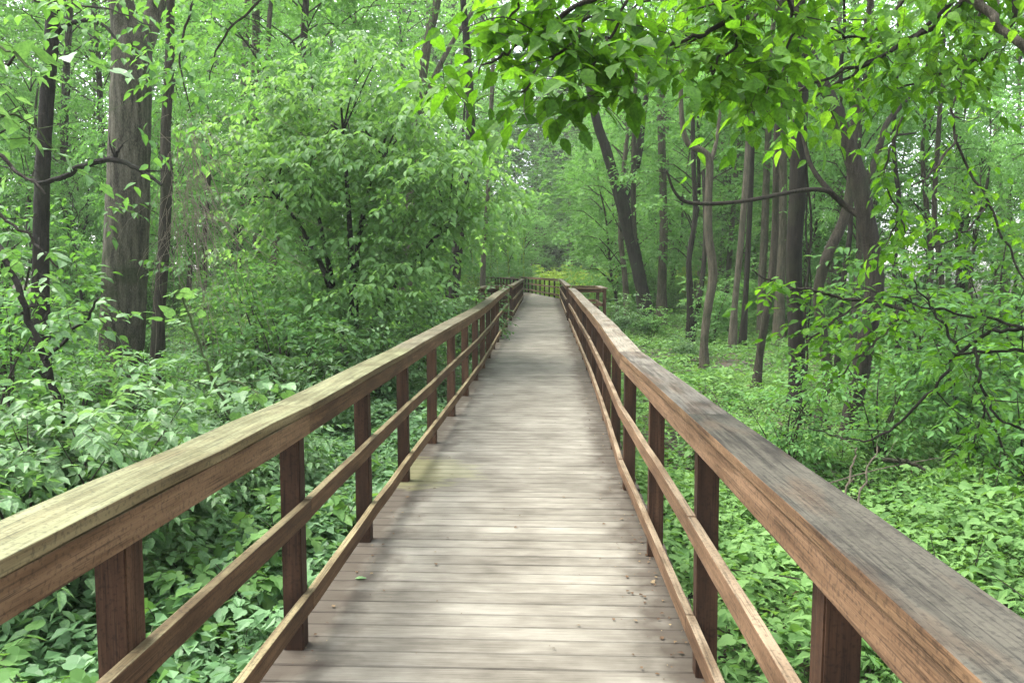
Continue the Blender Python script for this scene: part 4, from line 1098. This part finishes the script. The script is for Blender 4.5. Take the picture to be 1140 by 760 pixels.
# dead stalks and fallen sticks on the right
bough('dry_stalk', 'thin dry stalk beside the right railing, left of its taller twin', [([(939, 560), (948, 520), (955, 500)], [2.2, 2, 1.2], 6.0, 6.0)], LEAF_TOP, .1, 'far', 0, .3, bark=STALK, cat='stalk')
bough('dry_stalk', 'taller thin dry stalk beside the right railing', [([(952, 562), (965, 530), (976, 498)], [2.4, 2, 1.2], 6.0, 6.1)], LEAF_TOP, .1, 'far', 0, .3, bark=STALK, cat='stalk')
bough('fallen_branch', 'dark fallen branch on the ground before the vine-hung tree', [
    ([(862, 478), (880, 486), (900, 512), (905, 522)], [5, 5, 4, 3], 10.2, 9.6), ([(875, 484), (892, 480), (930, 478)], [4, 3, 2], 10.2, 10.4)], LEAF_TOP, .1, 'far', 0, .3, bark=BARK_DARK)
bough('fallen_branch', 'pale fallen stick among the leaves right of the curved tree', [
    ([(985, 512), (1005, 513), (1030, 522)], [5, 5, 3], 8.6, 8.3)], LEAF_TOP, .1, 'far', 0, .3, bark=BARK_GREY)

# ------------------------------------------------------------------ fallen leaves on the boards
def litter():
    mb = MB()
    n = 1100
    y = 1.5 + rng.random(n) ** 1.6 * 34
    side = rng.random(n)
    l, r_ = left_x(y), right_x(y)
    x = np.where(side < .62, r_ - np.abs(rng.normal(0, .16, n)) + .06, np.where(side < .8, l + np.abs(rng.normal(0, .12, n)) - .05, l + (r_ - l) * rng.random(n)))
    P = np.stack([x, y, deck_z(y) + .006 + rng.random(n) * .006], 1)
    a = rng.random(n) * 6.283
    D = np.stack([np.cos(a), np.sin(a), .10 + rng.normal(0, .06, n)], 1)
    put_leaves(mb, P, D, np.array([0, 0, 1.0]) + rng.normal(0, .15, (n, 3)), .011 + .028 * rng.random(n) ** 2, 'far', rng.random(n) ** 1.5, 0, 1.3)
    tag(mb.obj('fallen_leaves', [DRY_LEAF]), 'small dry leaves and bits scattered on the boards, thickest by the right railing', 'leaf litter', kind='stuff')
litter()
def deck_leaf(px, py, ln, label, m):
    mb = MB()
    d = ray(px, py); t = -CAM[2] / d[2]; p = CAM + d * t
    p[2] = float(deck_z(p[1])) + .006
    put_leaves(mb, np.zeros((1, 3)), np.array([[1, .25, .05]]), np.array([[0, 0, 1.0]]), np.array([ln]), 'near', np.array([.95]), 0, 1.0)
    o = mb.obj('fallen_leaf', [m]); o.location = [float(v) for v in p]
    tag(o, label, 'leaf')
deck_leaf(395, 647, .085, 'pale green fallen leaf lying on the boards by the left railing', LEAF_COOL)

# ------------------------------------------------------------------ thin haze added to lift the shadows
def haze():
    m, nt_, nodes, links = new_mat('shadow_lift_haze')
    v = N_(nt_, 'ShaderNodeVolumePrincipled'); v.inputs['Color'].default_value = (.86, .95, .84, 1); v.inputs['Density'].default_value = .0006; v.inputs['Anisotropy'].default_value = .1
    o = N_(nt_, 'ShaderNodeOutputMaterial'); links.new(v.outputs[0], o.inputs['Volume'])
    mb = MB()
    x, y0, y1, z0, z1 = 150, -70, 230, -3, 62
    V = [(-x, y0, z0), (x, y0, z0), (x, y1, z0), (-x, y1, z0), (-x, y0, z1), (x, y0, z1), (x, y1, z1), (-x, y1, z1)]
    f = np.array([(0, 3, 2, 1), (4, 5, 6, 7), (0, 1, 5, 4), (1, 2, 6, 5), (2, 3, 7, 6), (3, 0, 4, 7)])
    mb.add(V, f, np.full(6, 4))
    tag(mb.obj('haze', [m]), 'pale haze added among the trees to lift shadows', 'haze', kind='stuff')
haze()

# ------------------------------------------------------------------ light, sky, camera
SUN_EL, SUN_AZ = 64, 285   # azimuth clockwise from +Y
w = bpy.data.worlds.new('World'); SC.world = w; w.use_nodes = True
nt = w.node_tree; nt.nodes.clear()
sky = nt.nodes.new('ShaderNodeTexSky'); sky.sky_type = 'NISHITA'; sky.sun_disc = False
sky.sun_elevation = R(SUN_EL); sky.sun_rotation = R(SUN_AZ); sky.dust_density = 3.0; sky.air_density = 1.0; sky.ozone_density = 1.0
bg = nt.nodes.new('ShaderNodeBackground'); bg.inputs[1].default_value = .15
ow = nt.nodes.new('ShaderNodeOutputWorld')
hs = nt.nodes.new('ShaderNodeHueSaturation'); hs.inputs['Saturation'].default_value = .35
nt.links.new(sky.outputs[0], hs.inputs['Color']); nt.links.new(hs.outputs[0], bg.inputs[0]); nt.links.new(bg.outputs[0], ow.inputs[0])
sl = bpy.data.lights.new('sun', 'SUN'); sl.energy = 1.5; sl.angle = R(35); sl.color = (1, .96, .88)
so = bpy.data.objects.new('sun', sl); COL.objects.link(so)
dv = Vector((math.sin(R(SUN_AZ)) * math.cos(R(SUN_EL)), math.cos(R(SUN_AZ)) * math.cos(R(SUN_EL)), math.sin(R(SUN_EL))))
so.rotation_euler = dv.to_track_quat('Z', 'Y').to_euler(); so.location = dv * 40

cd = bpy.data.cameras.new('camera'); co = bpy.data.objects.new('camera', cd); COL.objects.link(co)
co.location = CAM; co.rotation_euler = (R(90 - 3.97), 0, R(2.45))
cd.sensor_width = 36; cd.lens = 36 * F / 1140; cd.clip_start = .05; cd.clip_end = 600
SC.camera = co
SC.view_settings.view_transform = 'Standard'; SC.view_settings.look = 'None'
SC.view_settings.exposure = 2.9; SC.view_settings.gamma = 1
SC.view_settings.use_curve_mapping = False
SC.cycles.max_bounces = 12; SC.cycles.diffuse_bounces = 9; SC.cycles.transmission_bounces = 9; SC.cycles.glossy_bounces = 2
SC.cycles.use_denoising = True
